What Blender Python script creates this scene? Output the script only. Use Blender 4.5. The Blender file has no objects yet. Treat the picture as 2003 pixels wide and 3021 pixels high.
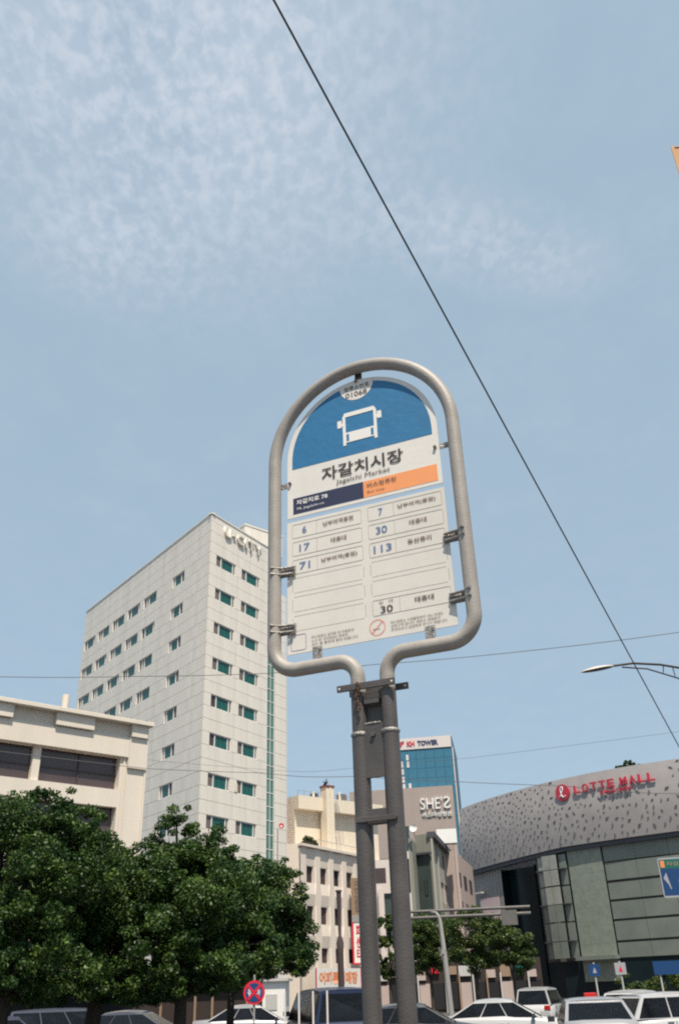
import bpy, math, random
import numpy as np
from mathutils import Vector, Matrix

R = math.radians
sc = bpy.context.scene
col = sc.collection
rnd = random.Random(7)

# ------------------------------------------------------------------ camera, light, exposure
EYE = Vector((0, 0, 1.75))
PITCH, ROLL = R(28.7), math.atan2(170, 4710)
cam = bpy.data.cameras.new('camera')
cam.sensor_fit = 'VERTICAL'; cam.sensor_height = 36.0; cam.lens = 36.0 * 2577 / 3021
cam.clip_start = 0.05; cam.clip_end = 6000
co = bpy.data.objects.new('camera', cam); col.objects.link(co); sc.camera = co
fwd = Vector((0, math.cos(PITCH), math.sin(PITCH))); up0 = Vector((0, -math.sin(PITCH), math.cos(PITCH))); r0 = Vector((1, 0, 0))
right = math.cos(ROLL) * r0 - math.sin(ROLL) * up0
upv = math.sin(ROLL) * r0 + math.cos(ROLL) * up0
co.matrix_world = Matrix.Translation(EYE) @ Matrix((right, upv, -fwd)).transposed().to_4x4()

SUN_AZ, SUN_EL = 165, 63          # azimuth clockwise from +Y
w = bpy.data.worlds.new('World'); sc.world = w; w.use_nodes = True
nt = w.node_tree; nt.nodes.clear(); N = nt.nodes.new; Lk = nt.links.new
out = N('ShaderNodeOutputWorld'); bg = N('ShaderNodeBackground'); bg.inputs['Strength'].default_value = 0.12
sky = N('ShaderNodeTexSky'); sky.sky_type = 'NISHITA'; sky.sun_disc = False
sky.sun_elevation = R(SUN_EL); sky.sun_rotation = R(SUN_AZ); sky.air_density = 1.0; sky.dust_density = 1.6; sky.ozone_density = 1.6; sky.altitude = 20
def wmath(op, a, b=None, c=None, clamp=False):
    n = N('ShaderNodeMath'); n.operation = op; n.use_clamp = clamp
    for i, v in enumerate((a, b, c)):
        if v is None: continue
        if isinstance(v, (int, float)): n.inputs[i].default_value = v
        else: Lk(v, n.inputs[i])
    return n.outputs[0]
tc = N('ShaderNodeTexCoord'); sep = N('ShaderNodeSeparateXYZ'); Lk(tc.outputs['Generated'], sep.inputs[0])
zc = wmath('MAXIMUM', sep.outputs[2], 0.06)
px = wmath('DIVIDE', sep.outputs[0], zc); py = wmath('DIVIDE', sep.outputs[1], zc)
cmb = N('ShaderNodeCombineXYZ'); Lk(px, cmb.inputs[0]); Lk(py, cmb.inputs[1])
def noise(scale, detail, rough, stretch=(1, 1, 1), dist=0.0):
    m = N('ShaderNodeMapping'); m.inputs['Scale'].default_value = stretch; m.inputs['Rotation'].default_value = (0, 0, R(20)); Lk(cmb.outputs[0], m.inputs[0])
    n = N('ShaderNodeTexNoise'); n.inputs['Scale'].default_value = scale; n.inputs['Detail'].default_value = detail
    n.inputs['Roughness'].default_value = rough; n.inputs['Distortion'].default_value = dist; Lk(m.outputs[0], n.inputs['Vector']); return n.outputs['Fac']
def ramp(v, a, b):
    n = N('ShaderNodeMapRange'); n.interpolation_type = 'SMOOTHSTEP'; n.inputs[1].default_value = a; n.inputs[2].default_value = b; Lk(v, n.inputs[0]); return n.outputs[0]
def patch(cx, cy, rx, ry, ang=0, soft=0.0):
    dx = wmath('SUBTRACT', px, cx); dy = wmath('SUBTRACT', py, cy)
    c, s = math.cos(R(ang)), math.sin(R(ang))
    u = wmath('ADD', wmath('MULTIPLY', dx, c / rx), wmath('MULTIPLY', dy, s / rx))
    v = wmath('ADD', wmath('MULTIPLY', dx, -s / ry), wmath('MULTIPLY', dy, c / ry))
    d = wmath('SQRT', wmath('ADD', wmath('MULTIPLY', u, u), wmath('MULTIPLY', v, v)))
    n = N('ShaderNodeMapRange'); n.interpolation_type = 'SMOOTHSTEP'; n.inputs[1].default_value = 1.0; n.inputs[2].default_value = soft
    n.inputs[3].default_value = 0; n.inputs[4].default_value = 1; Lk(d, n.inputs[0])
    # far from the patch the smoothstep gives 0
    return n.outputs[0]
puff = ramp(noise(46, 5, 0.55, (1, 0.7, 1), 0.2), 0.36, 0.70)
big = ramp(noise(4.2, 3, 0.5), 0.25, 0.60)
veil = ramp(noise(7, 6, 0.6, (1, .7, 1)), 0.35, 0.85)
m1 = patch(-0.18, 0.66, 0.52, 0.62, 0)
m2 = patch(0.24, 0.99, 0.34, 0.14, 20)
m3 = patch(-0.34, 0.98, 0.2, 0.18, 0)
m4 = ramp(noise(1.3, 3, 0.5), 0.50, 0.75)            # further thin patches all over the sky
mask = wmath('ADD', wmath('MULTIPLY', m1, 1.0), wmath('ADD', wmath('MULTIPLY', m2, 0.60), wmath('MULTIPLY', m3, 0.35)), clamp=True)
mask = wmath('MAXIMUM', mask, wmath('MULTIPLY', m4, 0.15))
cl = wmath('ADD', wmath('MULTIPLY', puff, 0.48), wmath('MULTIPLY', big, 0.30))
cl = wmath('MULTIPLY', cl, mask)
cl = wmath('ADD', cl, wmath('MULTIPLY', veil, 0.09), clamp=True)
tint = N('ShaderNodeMix'); tint.data_type = 'RGBA'; tint.inputs[0].default_value = 0.80
Lk(sky.outputs[0], tint.inputs[6]); tint.inputs[7].default_value = (2.58, 3.42, 4.08, 1)    # summer haze in the air
mixc = N('ShaderNodeMix'); mixc.data_type = 'RGBA'; Lk(cl, mixc.inputs[0]); Lk(tint.outputs[2], mixc.inputs[6]); mixc.inputs[7].default_value = (4.25, 4.5, 5.0, 1)
Lk(mixc.outputs[2], bg.inputs[0]); Lk(bg.outputs[0], out.inputs[0])

sun = bpy.data.lights.new('sun', 'SUN'); sun.energy = 4.6; sun.angle = R(0.53); sun.color = (1.0, 0.90, 0.76)
so = bpy.data.objects.new('sun', sun); col.objects.link(so)
sd = Vector((math.cos(R(SUN_EL)) * math.sin(R(SUN_AZ)), math.cos(R(SUN_EL)) * math.cos(R(SUN_AZ)), math.sin(R(SUN_EL))))
so.rotation_euler = sd.to_track_quat('Z', 'Y').to_euler(); so.location = (0, 0, 60)
sc.view_settings.view_transform = 'Standard'; sc.view_settings.look = 'None'; sc.view_settings.exposure = 0.44; sc.view_settings.gamma = 1
sc.view_settings.use_curve_mapping = False
sc.render.engine = 'CYCLES'; sc.cycles.max_bounces = 6; sc.cycles.transparent_max_bounces = 6; sc.cycles.use_denoising = False
sc.cycles.filter_width = 2.1

# ------------------------------------------------------------------ materials
def mat(name, c, rough=0.7, metal=0.0, var=0.0, vscale=3.0, bump=0.0, bscale=40.0, c2=None, spec=0.5, coat=0.0, streak=False, trans=0.0, grain=0.0):
    m = bpy.data.materials.new(name); m.use_nodes = True; t = m.node_tree; b = t.nodes['Principled BSDF']
    b.inputs['Base Color'].default_value = (*c, 1); b.inputs['Roughness'].default_value = rough; b.inputs['Metallic'].default_value = metal
    b.inputs['Specular IOR Level'].default_value = spec; b.inputs['Coat Weight'].default_value = coat
    if trans: b.inputs['Transmission Weight'].default_value = trans
    if var or bump:
        tcn = t.nodes.new('ShaderNodeTexCoord'); mp = t.nodes.new('ShaderNodeMapping'); t.links.new(tcn.outputs['Object'], mp.inputs[0])
        if streak: mp.inputs['Scale'].default_value = (1, 1, 0.16)
    if var:
        n = t.nodes.new('ShaderNodeTexNoise'); n.inputs['Scale'].default_value = vscale; n.inputs['Detail'].default_value = 7; n.inputs['Roughness'].default_value = 0.65
        t.links.new(mp.outputs[0], n.inputs['Vector'])
        r = t.nodes.new('ShaderNodeMapRange'); r.inputs[1].default_value = 0.35; r.inputs[2].default_value = 0.72; t.links.new(n.outputs['Fac'], r.inputs[0])
        mx = t.nodes.new('ShaderNodeMix'); mx.data_type = 'RGBA'; t.links.new(r.outputs[0], mx.inputs[0])
        mx.inputs[6].default_value = (*c, 1); d = c2 if c2 else tuple(v * (1 - var) for v in c); mx.inputs[7].default_value = (*d, 1)
        t.links.new(mx.outputs[2], b.inputs['Base Color'])
        rr = t.nodes.new('ShaderNodeMapRange'); rr.inputs[3].default_value = rough * 0.85; rr.inputs[4].default_value = min(1, rough * 1.15); t.links.new(n.outputs['Fac'], rr.inputs[0])
        t.links.new(rr.outputs[0], b.inputs['Roughness'])
    if bump:
        n2 = t.nodes.new('ShaderNodeTexNoise'); n2.inputs['Scale'].default_value = bscale; n2.inputs['Detail'].default_value = 5
        t.links.new(tcn.outputs['Object'], n2.inputs['Vector'])
        bp = t.nodes.new('ShaderNodeBump'); bp.inputs['Strength'].default_value = bump; bp.inputs['Distance'].default_value = 0.01
        t.links.new(n2.outputs['Fac'], bp.inputs['Height']); t.links.new(bp.outputs[0], b.inputs['Normal'])
    return m
M = {}
M['tube'] = mat('worn_light_grey_paint', (0.34, 0.315, 0.29), 0.52, 0, 0.2, 20, 0.12, 300, c2=(0.26, 0.235, 0.21))
M['pole'] = mat('dark_grey_pole', (0.088, 0.079, 0.075), 0.42, 0, 0.3, 12, 0.12, 220, c2=(0.058, 0.053, 0.052))  # darker, slightly varied grey than the tube frame above
M['galv'] = mat('galvanised_steel', (0.36, 0.35, 0.33), 0.45, 0.5, 0.5, 120, 0.4, 200, c2=(0.16, 0.14, 0.12))
M['rust'] = mat('rusty_steel', (0.20, 0.09, 0.04), 0.9, 0, 0.6, 200, 0.8, 300, c2=(0.05, 0.03, 0.02))
M['bolt'] = mat('bolt_steel', (0.14, 0.13, 0.12), 0.4, 0.6)
M['sheet'] = mat('white_enamel_sheet', (0.74, 0.71, 0.66), 0.42, 0, 0.12, 7, 0.06, 30, streak=True)
M['sheet2'] = mat('white_film_sheet', (0.70, 0.665, 0.61), 0.45, 0, 0.13, 6, 0.06, 30, streak=True)
M['pblue'] = mat('print_blue', (0.022, 0.165, 0.35), 0.5, 0, 0.14, 10, 0.1, 60)
M['pnavy'] = mat('print_navy', (0.025, 0.03, 0.075), 0.5, 0, 0.1, 12)
M['porange'] = mat('print_orange', (0.86, 0.33, 0.125), 0.5, 0, 0.1, 12)
M['pblack'] = mat('print_dark_brown', (0.045, 0.03, 0.03), 0.6)
M['pbrown'] = mat('print_brown_small', (0.15, 0.10, 0.085), 0.6)
M['pnum'] = mat('print_route_blue', (0.10, 0.17, 0.34), 0.6)
M['pline'] = mat('print_grey_line', (0.46, 0.42, 0.37), 0.6)
M['pred'] = mat('print_red', (0.75, 0.13, 0.07), 0.6)
M['pviolet'] = mat('print_violet', (0.22, 0.20, 0.33), 0.6)
M['pwhite'] = mat('print_white', (0.76, 0.74, 0.70), 0.5)

M['wpanel'] = mat('white_cladding', (0.80, 0.745, 0.665), 0.5, 0, 0.2, 0.9, 0.05, 6, streak=True)
M['wback'] = mat('cladding_joint', (0.42, 0.385, 0.35), 0.9)
M['wframe'] = mat('white_window_frame', (0.74, 0.72, 0.69), 0.45)
M['gteal'] = mat('green_tinted_glass', (0.014, 0.125, 0.105), 0.15, 0, 0.5, 3.0, c2=(0.006, 0.045, 0.045), spec=0.35, streak=True)
M['gdark'] = mat('dark_window_glass', (0.075, 0.055, 0.06), 0.2, 0, 0.5, 1.0, c2=(0.03, 0.024, 0.028), spec=0.3)
M['gscreen'] = mat('grey_insect_screen', (0.16, 0.135, 0.125), 0.7, 0, 0.25, 2)
M['gstrip'] = mat('green_glass_strip', (0.10, 0.22, 0.185), 0.25, 0, 0.3, 1.0, spec=0.4)
M['beige'] = mat('cream_render', (0.70, 0.63, 0.54), 0.85, 0, 0.10, 0.8, 0.3, 12, streak=True)
M['beige2'] = mat('cream_plaster', (0.70, 0.62, 0.54), 0.85, 0, 0.13, 0.7, 0.3, 12, streak=True)
M['bglass'] = mat('brown_tinted_glass', (0.085, 0.062, 0.062), 0.25, 0, 0.3, 0.6, spec=0.5)
M['brownframe'] = mat('brown_frame', (0.06, 0.04, 0.04), 0.6)
M['dark'] = mat('dark_interior', (0.012, 0.012, 0.014), 0.9)
M['cream_roof'] = mat('yellow_cream_wall', (0.72, 0.64, 0.52), 0.85, 0, 0.1, 0.7, streak=True)
M['redcap'] = mat('dark_red_cap', (0.18, 0.05, 0.05), 0.7)
M['grey'] = mat('mid_grey_paint', (0.30, 0.29, 0.28), 0.7, 0, 0.15, 2)
M['lgrey'] = mat('light_grey_paint', (0.48, 0.47, 0.45), 0.6, 0, 0.12, 2)
M['khglass'] = mat('blue_curtain_glass', (0.055, 0.185, 0.28), 0.25, 0, 0.25, 0.3, spec=0.4)
M['khline'] = mat('blue_mullion', (0.03, 0.10, 0.16), 0.5)
M['taupe'] = mat('taupe_panel', (0.36, 0.30, 0.27), 0.8, 0, 0.08, 0.5)
M['kwhite'] = mat('off_white_panel', (0.62, 0.57, 0.55), 0.6)
M['ktext1'] = mat('red_sign_letter', (0.55, 0.03, 0.05), 0.5)
M['ktext2'] = mat('navy_sign_letter', (0.03, 0.04, 0.12), 0.5)
M['swhite'] = mat('white_channel_letter', (0.78, 0.78, 0.76), 0.4)
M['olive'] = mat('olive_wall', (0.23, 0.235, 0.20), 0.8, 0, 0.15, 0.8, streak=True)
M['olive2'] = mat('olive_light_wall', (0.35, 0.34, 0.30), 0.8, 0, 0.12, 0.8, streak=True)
M['curtain'] = mat('grey_green_curtain_wall', (0.055, 0.075, 0.072), 0.25, 0, 0.3, 0.7)
M['pink'] = mat('pinkish_render', (0.45, 0.36, 0.33), 0.85, 0, 0.1, 1)
M['mmetal'] = mat('grey_metal_skin', (0.35, 0.325, 0.32), 0.55, 0.0, 0.10, 0.3, 0.15, 3, c2=(0.28, 0.265, 0.265))
M['mflap'] = mat('dark_metal_flap', (0.15, 0.15, 0.16), 0.5, 0.2)
M['mflap2'] = mat('grey_metal_flap', (0.30, 0.29, 0.29), 0.5, 0.2)
M['mtrim'] = mat('dark_trim', (0.06, 0.065, 0.08), 0.6)
M['mglass'] = mat('grey_green_glass_panel', (0.20, 0.225, 0.20), 0.35, 0, 0.25, 0.35, c2=(0.15, 0.175, 0.16), spec=0.4)
M['mglass2'] = mat('pale_green_mesh_glass', (0.25, 0.28, 0.235), 0.5, 0, 0.3, 1.6, 0.4, 12, c2=(0.18, 0.21, 0.18))
M['mlight'] = mat('pale_blind_glass', (0.34, 0.35, 0.32), 0.4, 0, 0.3, 0.8)
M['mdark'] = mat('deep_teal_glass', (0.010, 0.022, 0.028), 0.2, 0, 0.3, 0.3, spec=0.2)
M['mrib'] = mat('grey_ribbed_panel', (0.26, 0.25, 0.25), 0.6, 0, 0.1, 1)
M['mred'] = mat('mall_red_letter', (0.50, 0.035, 0.07), 0.45)
M['poster'] = mat('pink_poster', (0.55, 0.36, 0.38), 0.6, 0, 0.7, 0.6, c2=(0.5, 0.47, 0.46))
M['asphalt'] = mat('asphalt', (0.05, 0.05, 0.052), 0.9, 0, 0.3, 1.5, 0.5, 60)
M['paving'] = mat('paving', (0.115, 0.105, 0.10), 0.9, 0, 0.2, 2, 0.4, 40)
M['kerb'] = mat('kerb_stone', (0.35, 0.34, 0.32), 0.85, 0, 0.2, 3)
M['roadwhite'] = mat('road_marking', (0.7, 0.7, 0.68), 0.7, 0, 0.2, 4)
M['ground'] = mat('city_ground', (0.075, 0.072, 0.07), 0.95, 0, 0.3, 0.2)
M['bark'] = mat('bark', (0.055, 0.042, 0.034), 0.95, 0, 0.5, 6, 0.8, 20, streak=True)
M['wire'] = mat('black_cable', (0.03, 0.03, 0.032), 0.6)
M['wire2'] = mat('grey_cable', (0.09, 0.09, 0.10), 0.6)
M['armgrey'] = mat('brownish_grey_arm_paint', (0.13, 0.12, 0.115), 0.6, 0, 0.2, 3)
M['lamp'] = mat('dark_lamp_metal', (0.07, 0.06, 0.055), 0.45, 0.3)
M['lampshell'] = mat('pale_lamp_shell', (0.50, 0.46, 0.42), 0.4)
M['sblue'] = mat('shade_darkened_sign_blue', (0.003, 0.045, 0.15), 0.5)  # blue darkened: shade on the direction sign is put into the colour
M['swan'] = mat('shade_greyed_sign_white', (0.34, 0.33, 0.36), 0.6)  # white greyed to paint in shade on the sign face
M['sgreen'] = mat('traffic_sign_green', (0.005, 0.12, 0.09), 0.45)
M['mband'] = mat('brown_grey_spandrel', (0.14, 0.135, 0.135), 0.6, 0, 0.2, 0.4)
M['sred'] = mat('traffic_sign_red', (0.60, 0.012, 0.035), 0.45)
M['sorange'] = mat('orange_letter', (0.75, 0.25, 0.09), 0.6)
M['banner'] = mat('tan_orange_banner', (0.50, 0.27, 0.12), 0.7, 0, 0.2, 3)
M['rubber'] = mat('tyre_rubber', (0.02, 0.02, 0.02), 0.9)
M['rim'] = mat('alloy_rim', (0.45, 0.45, 0.46), 0.3, 0.8)
M['cglass'] = mat('car_glass', (0.012, 0.014, 0.018), 0.08, spec=0.6)
M['clight'] = mat('headlamp', (0.6, 0.6, 0.6), 0.15)
M['tlight'] = mat('tail_lamp', (0.45, 0.01, 0.01), 0.25)
M['c_white'] = mat('car_paint_white', (0.45, 0.45, 0.45), 0.3, coat=0.6)
M['c_silver'] = mat('car_paint_silver', (0.34, 0.34, 0.35), 0.3, 0.3, coat=0.6)
M['c_blue'] = mat('car_paint_dark_blue', (0.006, 0.016, 0.052), 0.4, coat=0.15)
M['c_greyblue'] = mat('shade_darkened_car_grey_blue', (0.055, 0.065, 0.09), 0.35, coat=0.4)  # darkened in the colour to stand in for shade under the left trees
M['c_dark'] = mat('car_paint_charcoal', (0.03, 0.032, 0.04), 0.3, coat=0.6)
M['shopbrown'] = mat('shade_darkened_brown_shopfront', (0.035, 0.022, 0.018), 0.7, 0, 0.3, 1.5)  # brown kept near black: the tree canopy's shade is painted in
M['shoptan'] = mat('shade_dimmed_tan_trim', (0.26, 0.18, 0.12), 0.7)  # tan dimmed so the colour carries the same canopy shade

def leafmat(name, c, c2):
    m = bpy.data.materials.new(name); m.use_nodes = True; t = m.node_tree; b = t.nodes['Principled BSDF']; o = t.nodes['Material Output']
    tcn = t.nodes.new('ShaderNodeNewGeometry')
    r = t.nodes.new('ShaderNodeMix'); r.data_type = 'RGBA'; r.inputs[6].default_value = (*c, 1); r.inputs[7].default_value = (*c2, 1)
    t.links.new(tcn.outputs['Random Per Island'], r.inputs[0]); tn = t.nodes.new('ShaderNodeTexNoise'); tn.inputs['Scale'].default_value = 1.6; tn.inputs['Detail'].default_value = 3; to = t.nodes.new('ShaderNodeTexCoord'); t.links.new(to.outputs['Object'], tn.inputs['Vector'])
    rg = t.nodes.new('ShaderNodeMapRange'); rg.inputs[1].default_value = 0.38; rg.inputs[2].default_value = 0.62; t.links.new(tn.outputs['Fac'], rg.inputs[0])
    r2 = t.nodes.new('ShaderNodeMix'); r2.data_type = 'RGBA'; t.links.new(rg.outputs[0], r2.inputs[0]); r2.inputs[6].default_value = (c[0] * .75, c[1] * .9, c[2], 1); t.links.new(r.outputs[2], r2.inputs[7]); t.links.new(r2.outputs[2], b.inputs['Base Color'])
    b.inputs['Roughness'].default_value = 0.5; b.inputs['Specular IOR Level'].default_value = 0.35
    tr = t.nodes.new('ShaderNodeBsdfTranslucent'); tr.inputs[0].default_value = (c[0] * 1.6, c[1] * 1.7, c[2] * 0.7, 1)
    mx = t.nodes.new('ShaderNodeMixShader'); mx.inputs[0].default_value = 0.2
    t.links.new(b.outputs[0], mx.inputs[1]); t.links.new(tr.outputs[0], mx.inputs[2]); t.links.new(mx.outputs[0], o.inputs['Surface'])
    return m
M['leaf'] = leafmat('dark_green_leaf', (0.020, 0.050, 0.010), (0.11, 0.18, 0.028))
M['leaf2'] = leafmat('olive_green_leaf', (0.035, 0.065, 0.016), (0.14, 0.17, 0.035))

# ------------------------------------------------------------------ mesh helpers
class MB:
    def __init__(s): s.v = []; s.f = []; s.mi = []; s.sm = []
    def add(s, vs, fs, mi=0, smooth=False):
        n = len(s.v); s.v += [tuple(v) for v in vs]; s.f += [tuple(i + n for i in f) for f in fs]; s.mi += [mi] * len(fs); s.sm += [smooth] * len(fs); return s
    def box(s, x0, x1, y0, y1, z0, z1, mi=0):
        return s.add([(x0, y0, z0), (x1, y0, z0), (x1, y1, z0), (x0, y1, z0), (x0, y0, z1), (x1, y0, z1), (x1, y1, z1), (x0, y1, z1)],
                     [(0, 3, 2, 1), (4, 5, 6, 7), (0, 1, 5, 4), (1, 2, 6, 5), (2, 3, 7, 6), (3, 0, 4, 7)], mi)
    def quad(s, a, b, c, d, mi=0): return s.add([a, b, c, d], [(0, 1, 2, 3)], mi)
    def prism(s, poly, y0, y1, mi=0):       # polygon in x,z counter-clockwise seen from -y
        n = len(poly); vs = [(x, y0, z) for x, z in poly] + [(x, y1, z) for x, z in poly]
        fs = [tuple(range(n)), tuple(range(2 * n - 1, n - 1, -1))] + [((i + 1) % n, i, i + n, (i + 1) % n + n) for i in range(n)]
        return s.add(vs, fs, mi)
    def hprism(s, poly, z0, z1, mi=0):      # polygon in x,y counter-clockwise seen from above
        n = len(poly); vs = [(x, y, z0) for x, y in poly] + [(x, y, z1) for x, y in poly]
        fs = [tuple(range(n - 1, -1, -1)), tuple(range(n, 2 * n))] + [(i, (i + 1) % n, (i + 1) % n + n, i + n) for i in range(n)]
        return s.add(vs, fs, mi)
    def tube(s, path, r, n=10, mi=0, caps=True):
        path = [Vector(p) for p in path]; rs = r if isinstance(r, (list, tuple)) else [r] * len(path)
        t0 = (path[1] - path[0]).normalized(); a = Vector((0, 0, 1)) if abs(t0.z) < 0.9 else Vector((0, 1, 0))
        u = t0.cross(a).normalized(); vs = []
        for i, p in enumerate(path):
            t = ((path[i + 1] - p) if i + 1 < len(path) else (p - path[i - 1])).normalized()
            if 0 < i < len(path) - 1: t = ((path[i + 1] - p).normalized() + (p - path[i - 1]).normalized()).normalized()
            u = (u - t * u.dot(t)).normalized(); v = t.cross(u)
            for k in range(n):
                an = 2 * math.pi * k / n; vs.append(p + (u * math.cos(an) + v * math.sin(an)) * rs[i])
        fs = [(i * n + k, i * n + (k + 1) % n, (i + 1) * n + (k + 1) % n, (i + 1) * n + k) for i in range(len(path) - 1) for k in range(n)]
        s.add(vs, fs, mi, True)
        if caps:
            m = len(path) - 1; s.add([vs[k] for k in range(n)], [tuple(range(n - 1, -1, -1))], mi); s.add([vs[m * n + k] for k in range(n)], [tuple(range(n))], mi)
        return s
    def cyl(s, c, axis, r, h, n=16, mi=0):
        c = Vector(c); ax = Vector(axis).normalized(); return s.tube([c - ax * h / 2, c + ax * h / 2], r, n, mi)
    def mesh(s, name, mats):
        m = bpy.data.meshes.new(name); m.from_pydata(s.v, [], s.f)
        for k in (mats if isinstance(mats, (list, tuple)) else [mats]): m.materials.append(k)
        m.polygons.foreach_set('material_index', s.mi); m.polygons.foreach_set('use_smooth', s.sm); m.update(); return m

def link(name, data, parent=None, loc=(0, 0, 0), rz=0.0):
    o = bpy.data.objects.new(name, data); col.objects.link(o); o.location = loc; o.rotation_euler = (0, 0, rz)
    if parent: o.parent = parent
    return o
def part(name, mb, m, parent, loc=(0, 0, 0), rz=0.0, label=None, bevel=0):
    me = mb.mesh(name, m) if isinstance(mb, MB) else mb
    o = link(name, me, parent, loc, rz)
    if label: o['label'] = label
    if bevel:
        b = o.modifiers.new('bevel', 'BEVEL'); b.width = bevel; b.segments = 2; b.limit_method = 'ANGLE'
    return o
def tag(o, label=None, cat=None, group=None, kind=None):
    if label: o['label'] = label
    if cat: o['category'] = cat
    if group: o['group'] = group
    if kind: o['kind'] = kind
    return o
def thing(name, label, cat, x, y, d=90.0, z=0.0, group=None):
    """Empty whose local +X runs along azimuth d (clockwise from +Y) and local +Y points to the back."""
    return tag(link(name, None, None, (x, y, z), R(90 - d)), label, cat, group)
def polar(az, D): return D * math.sin(R(az)), D * math.cos(R(az))
def zel(el, D): return 1.75 + D * math.tan(R(el))

_dg = None
def text_mesh(body, w, h, depth=0.0, bold=0.0, italic=0.0):
    """lettering as a mesh in the x,z plane facing -y, lower left at 0,0, fitted to w by h."""
    c = bpy.data.curves.new('t', 'FONT'); c.body = body; c.extrude = 0.02 if depth else 0.0; c.offset = bold; c.resolution_u = 3; c.shear = italic
    o = bpy.data.objects.new('t', c); col.objects.link(o)
    dg = bpy.context.evaluated_depsgraph_get(); me = bpy.data.meshes.new_from_object(o.evaluated_get(dg))
    bpy.data.objects.remove(o); bpy.data.curves.remove(c)
    n = len(me.vertices); a = np.empty(n * 3, dtype=np.float32); me.vertices.foreach_get('co', a); a = a.reshape(-1, 3)
    lo, hi = a.min(0), a.max(0); sx = w / max(hi[0] - lo[0], 1e-6); sy = h / max(hi[1] - lo[1], 1e-6)
    b = np.empty_like(a); b[:, 0] = (a[:, 0] - lo[0]) * sx; b[:, 2] = (a[:, 1] - lo[1]) * sy
    b[:, 1] = -(a[:, 2] - lo[2]) / max(hi[2] - lo[2], 1e-6) * depth if depth else 0
    me.vertices.foreach_set('co', b.ravel()); me.update(); return me
def lettering(body, w, h, m, parent, x, y, z, depth=0.0, bold=0.0, name='lettering', label=None, rz=0.0, italic=0.0):
    me = text_mesh(body, w, h, depth, bold, italic); me.name = name; me.materials.clear(); me.materials.append(m)
    return part(name, me, None, parent, (x, y, z), rz, label)

def fillet(pts, rad, n=10):
    """polyline in x,z with rounded corners"""
    o = [pts[0]]
    for i in range(1, len(pts) - 1):
        a, b, c = Vector(pts[i - 1]), Vector(pts[i]), Vector(pts[i + 1]); r = rad[i - 1]
        u, v = (a - b).normalized(), (c - b).normalized(); ang = u.angle(v); d = r / math.tan(ang / 2)
        cen = b + (u + v).normalized() * (r / math.sin(ang / 2)); p, q = b + u * d, b + v * d
        a0 = math.atan2(p.y - cen.y, p.x - cen.x); a1 = math.atan2(q.y - cen.y, q.x - cen.x); da = (a1 - a0 + math.pi) % (2 * math.pi) - math.pi
        o += [(cen.x + r * math.cos(a0 + da * k / n), cen.y + r * math.sin(a0 + da * k / n)) for k in range(n + 1)]
    return o + [pts[-1]]

def holed_wall(mb, x0, x1, z0, z1, holes, y=0.0, depth=0.3, mi=0):
    xs = sorted({x0, x1, *[h[0] for h in holes], *[h[1] for h in holes]}); zs = sorted({z0, z1, *[h[2] for h in holes], *[h[3] for h in holes]})
    xs = [v for v in xs if x0 <= v <= x1]; zs = [v for v in zs if z0 <= v <= z1]
    for i in range(len(xs) - 1):
        for j in range(len(zs) - 1):
            cx, cz = (xs[i] + xs[i + 1]) / 2, (zs[j] + zs[j + 1]) / 2
            if any(h[0] < cx < h[1] and h[2] < cz < h[3] for h in holes): continue
            mb.quad((xs[i], y, zs[j]), (xs[i + 1], y, zs[j]), (xs[i + 1], y, zs[j + 1]), (xs[i], y, zs[j + 1]), mi)
    for a, b, c, d in holes:
        mb.quad((a, y, c), (a, y + depth, c), (a, y + depth, d), (a, y, d), mi); mb.quad((b, y, c), (b, y, d), (b, y + depth, d), (b, y + depth, c), mi)
        mb.quad((a, y, d), (a, y + depth, d), (b, y + depth, d), (b, y, d), mi); mb.quad((a, y, c), (b, y, c), (b, y + depth, c), (a, y + depth, c), mi)
    return mb

# ------------------------------------------------------------------ setting
g = MB(); g.quad((-3000, -3000, -0.02), (3000, -3000, -0.02), (3000, 3000, -0.02), (-3000, 3000, -0.02)); tag(part('ground', g, M['ground'], None), kind='structure')
g = MB(); g.quad((-90, 5.2, -0.016), (90, 5.2, -0.016), (90, 38, -0.016), (-90, 38, -0.016)); tag(part('road', g, M['asphalt'], None), kind='structure')
g = MB(); g.box(-90, 90, -8, 5.0, -0.3, 0.0); tag(part('pavement', g, M['paving'], None), kind='structure')
g = MB(); g.box(-90, 90, 5.0, 5.2, -0.3, 0.012); tag(part('kerb', g, M['kerb'], None), kind='structure')
g = MB()
for y in (12, 21.4, 31):
    for k in range(-16, 17): g.quad((k * 5.5, y, -0.012), (k * 5.5 + 3, y, -0.012), (k * 5.5 + 3, y + .15, -0.012), (k * 5.5, y + .15, -0.012))
tag(part('lane_markings', g, M['roadwhite'], None), kind='structure')

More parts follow.
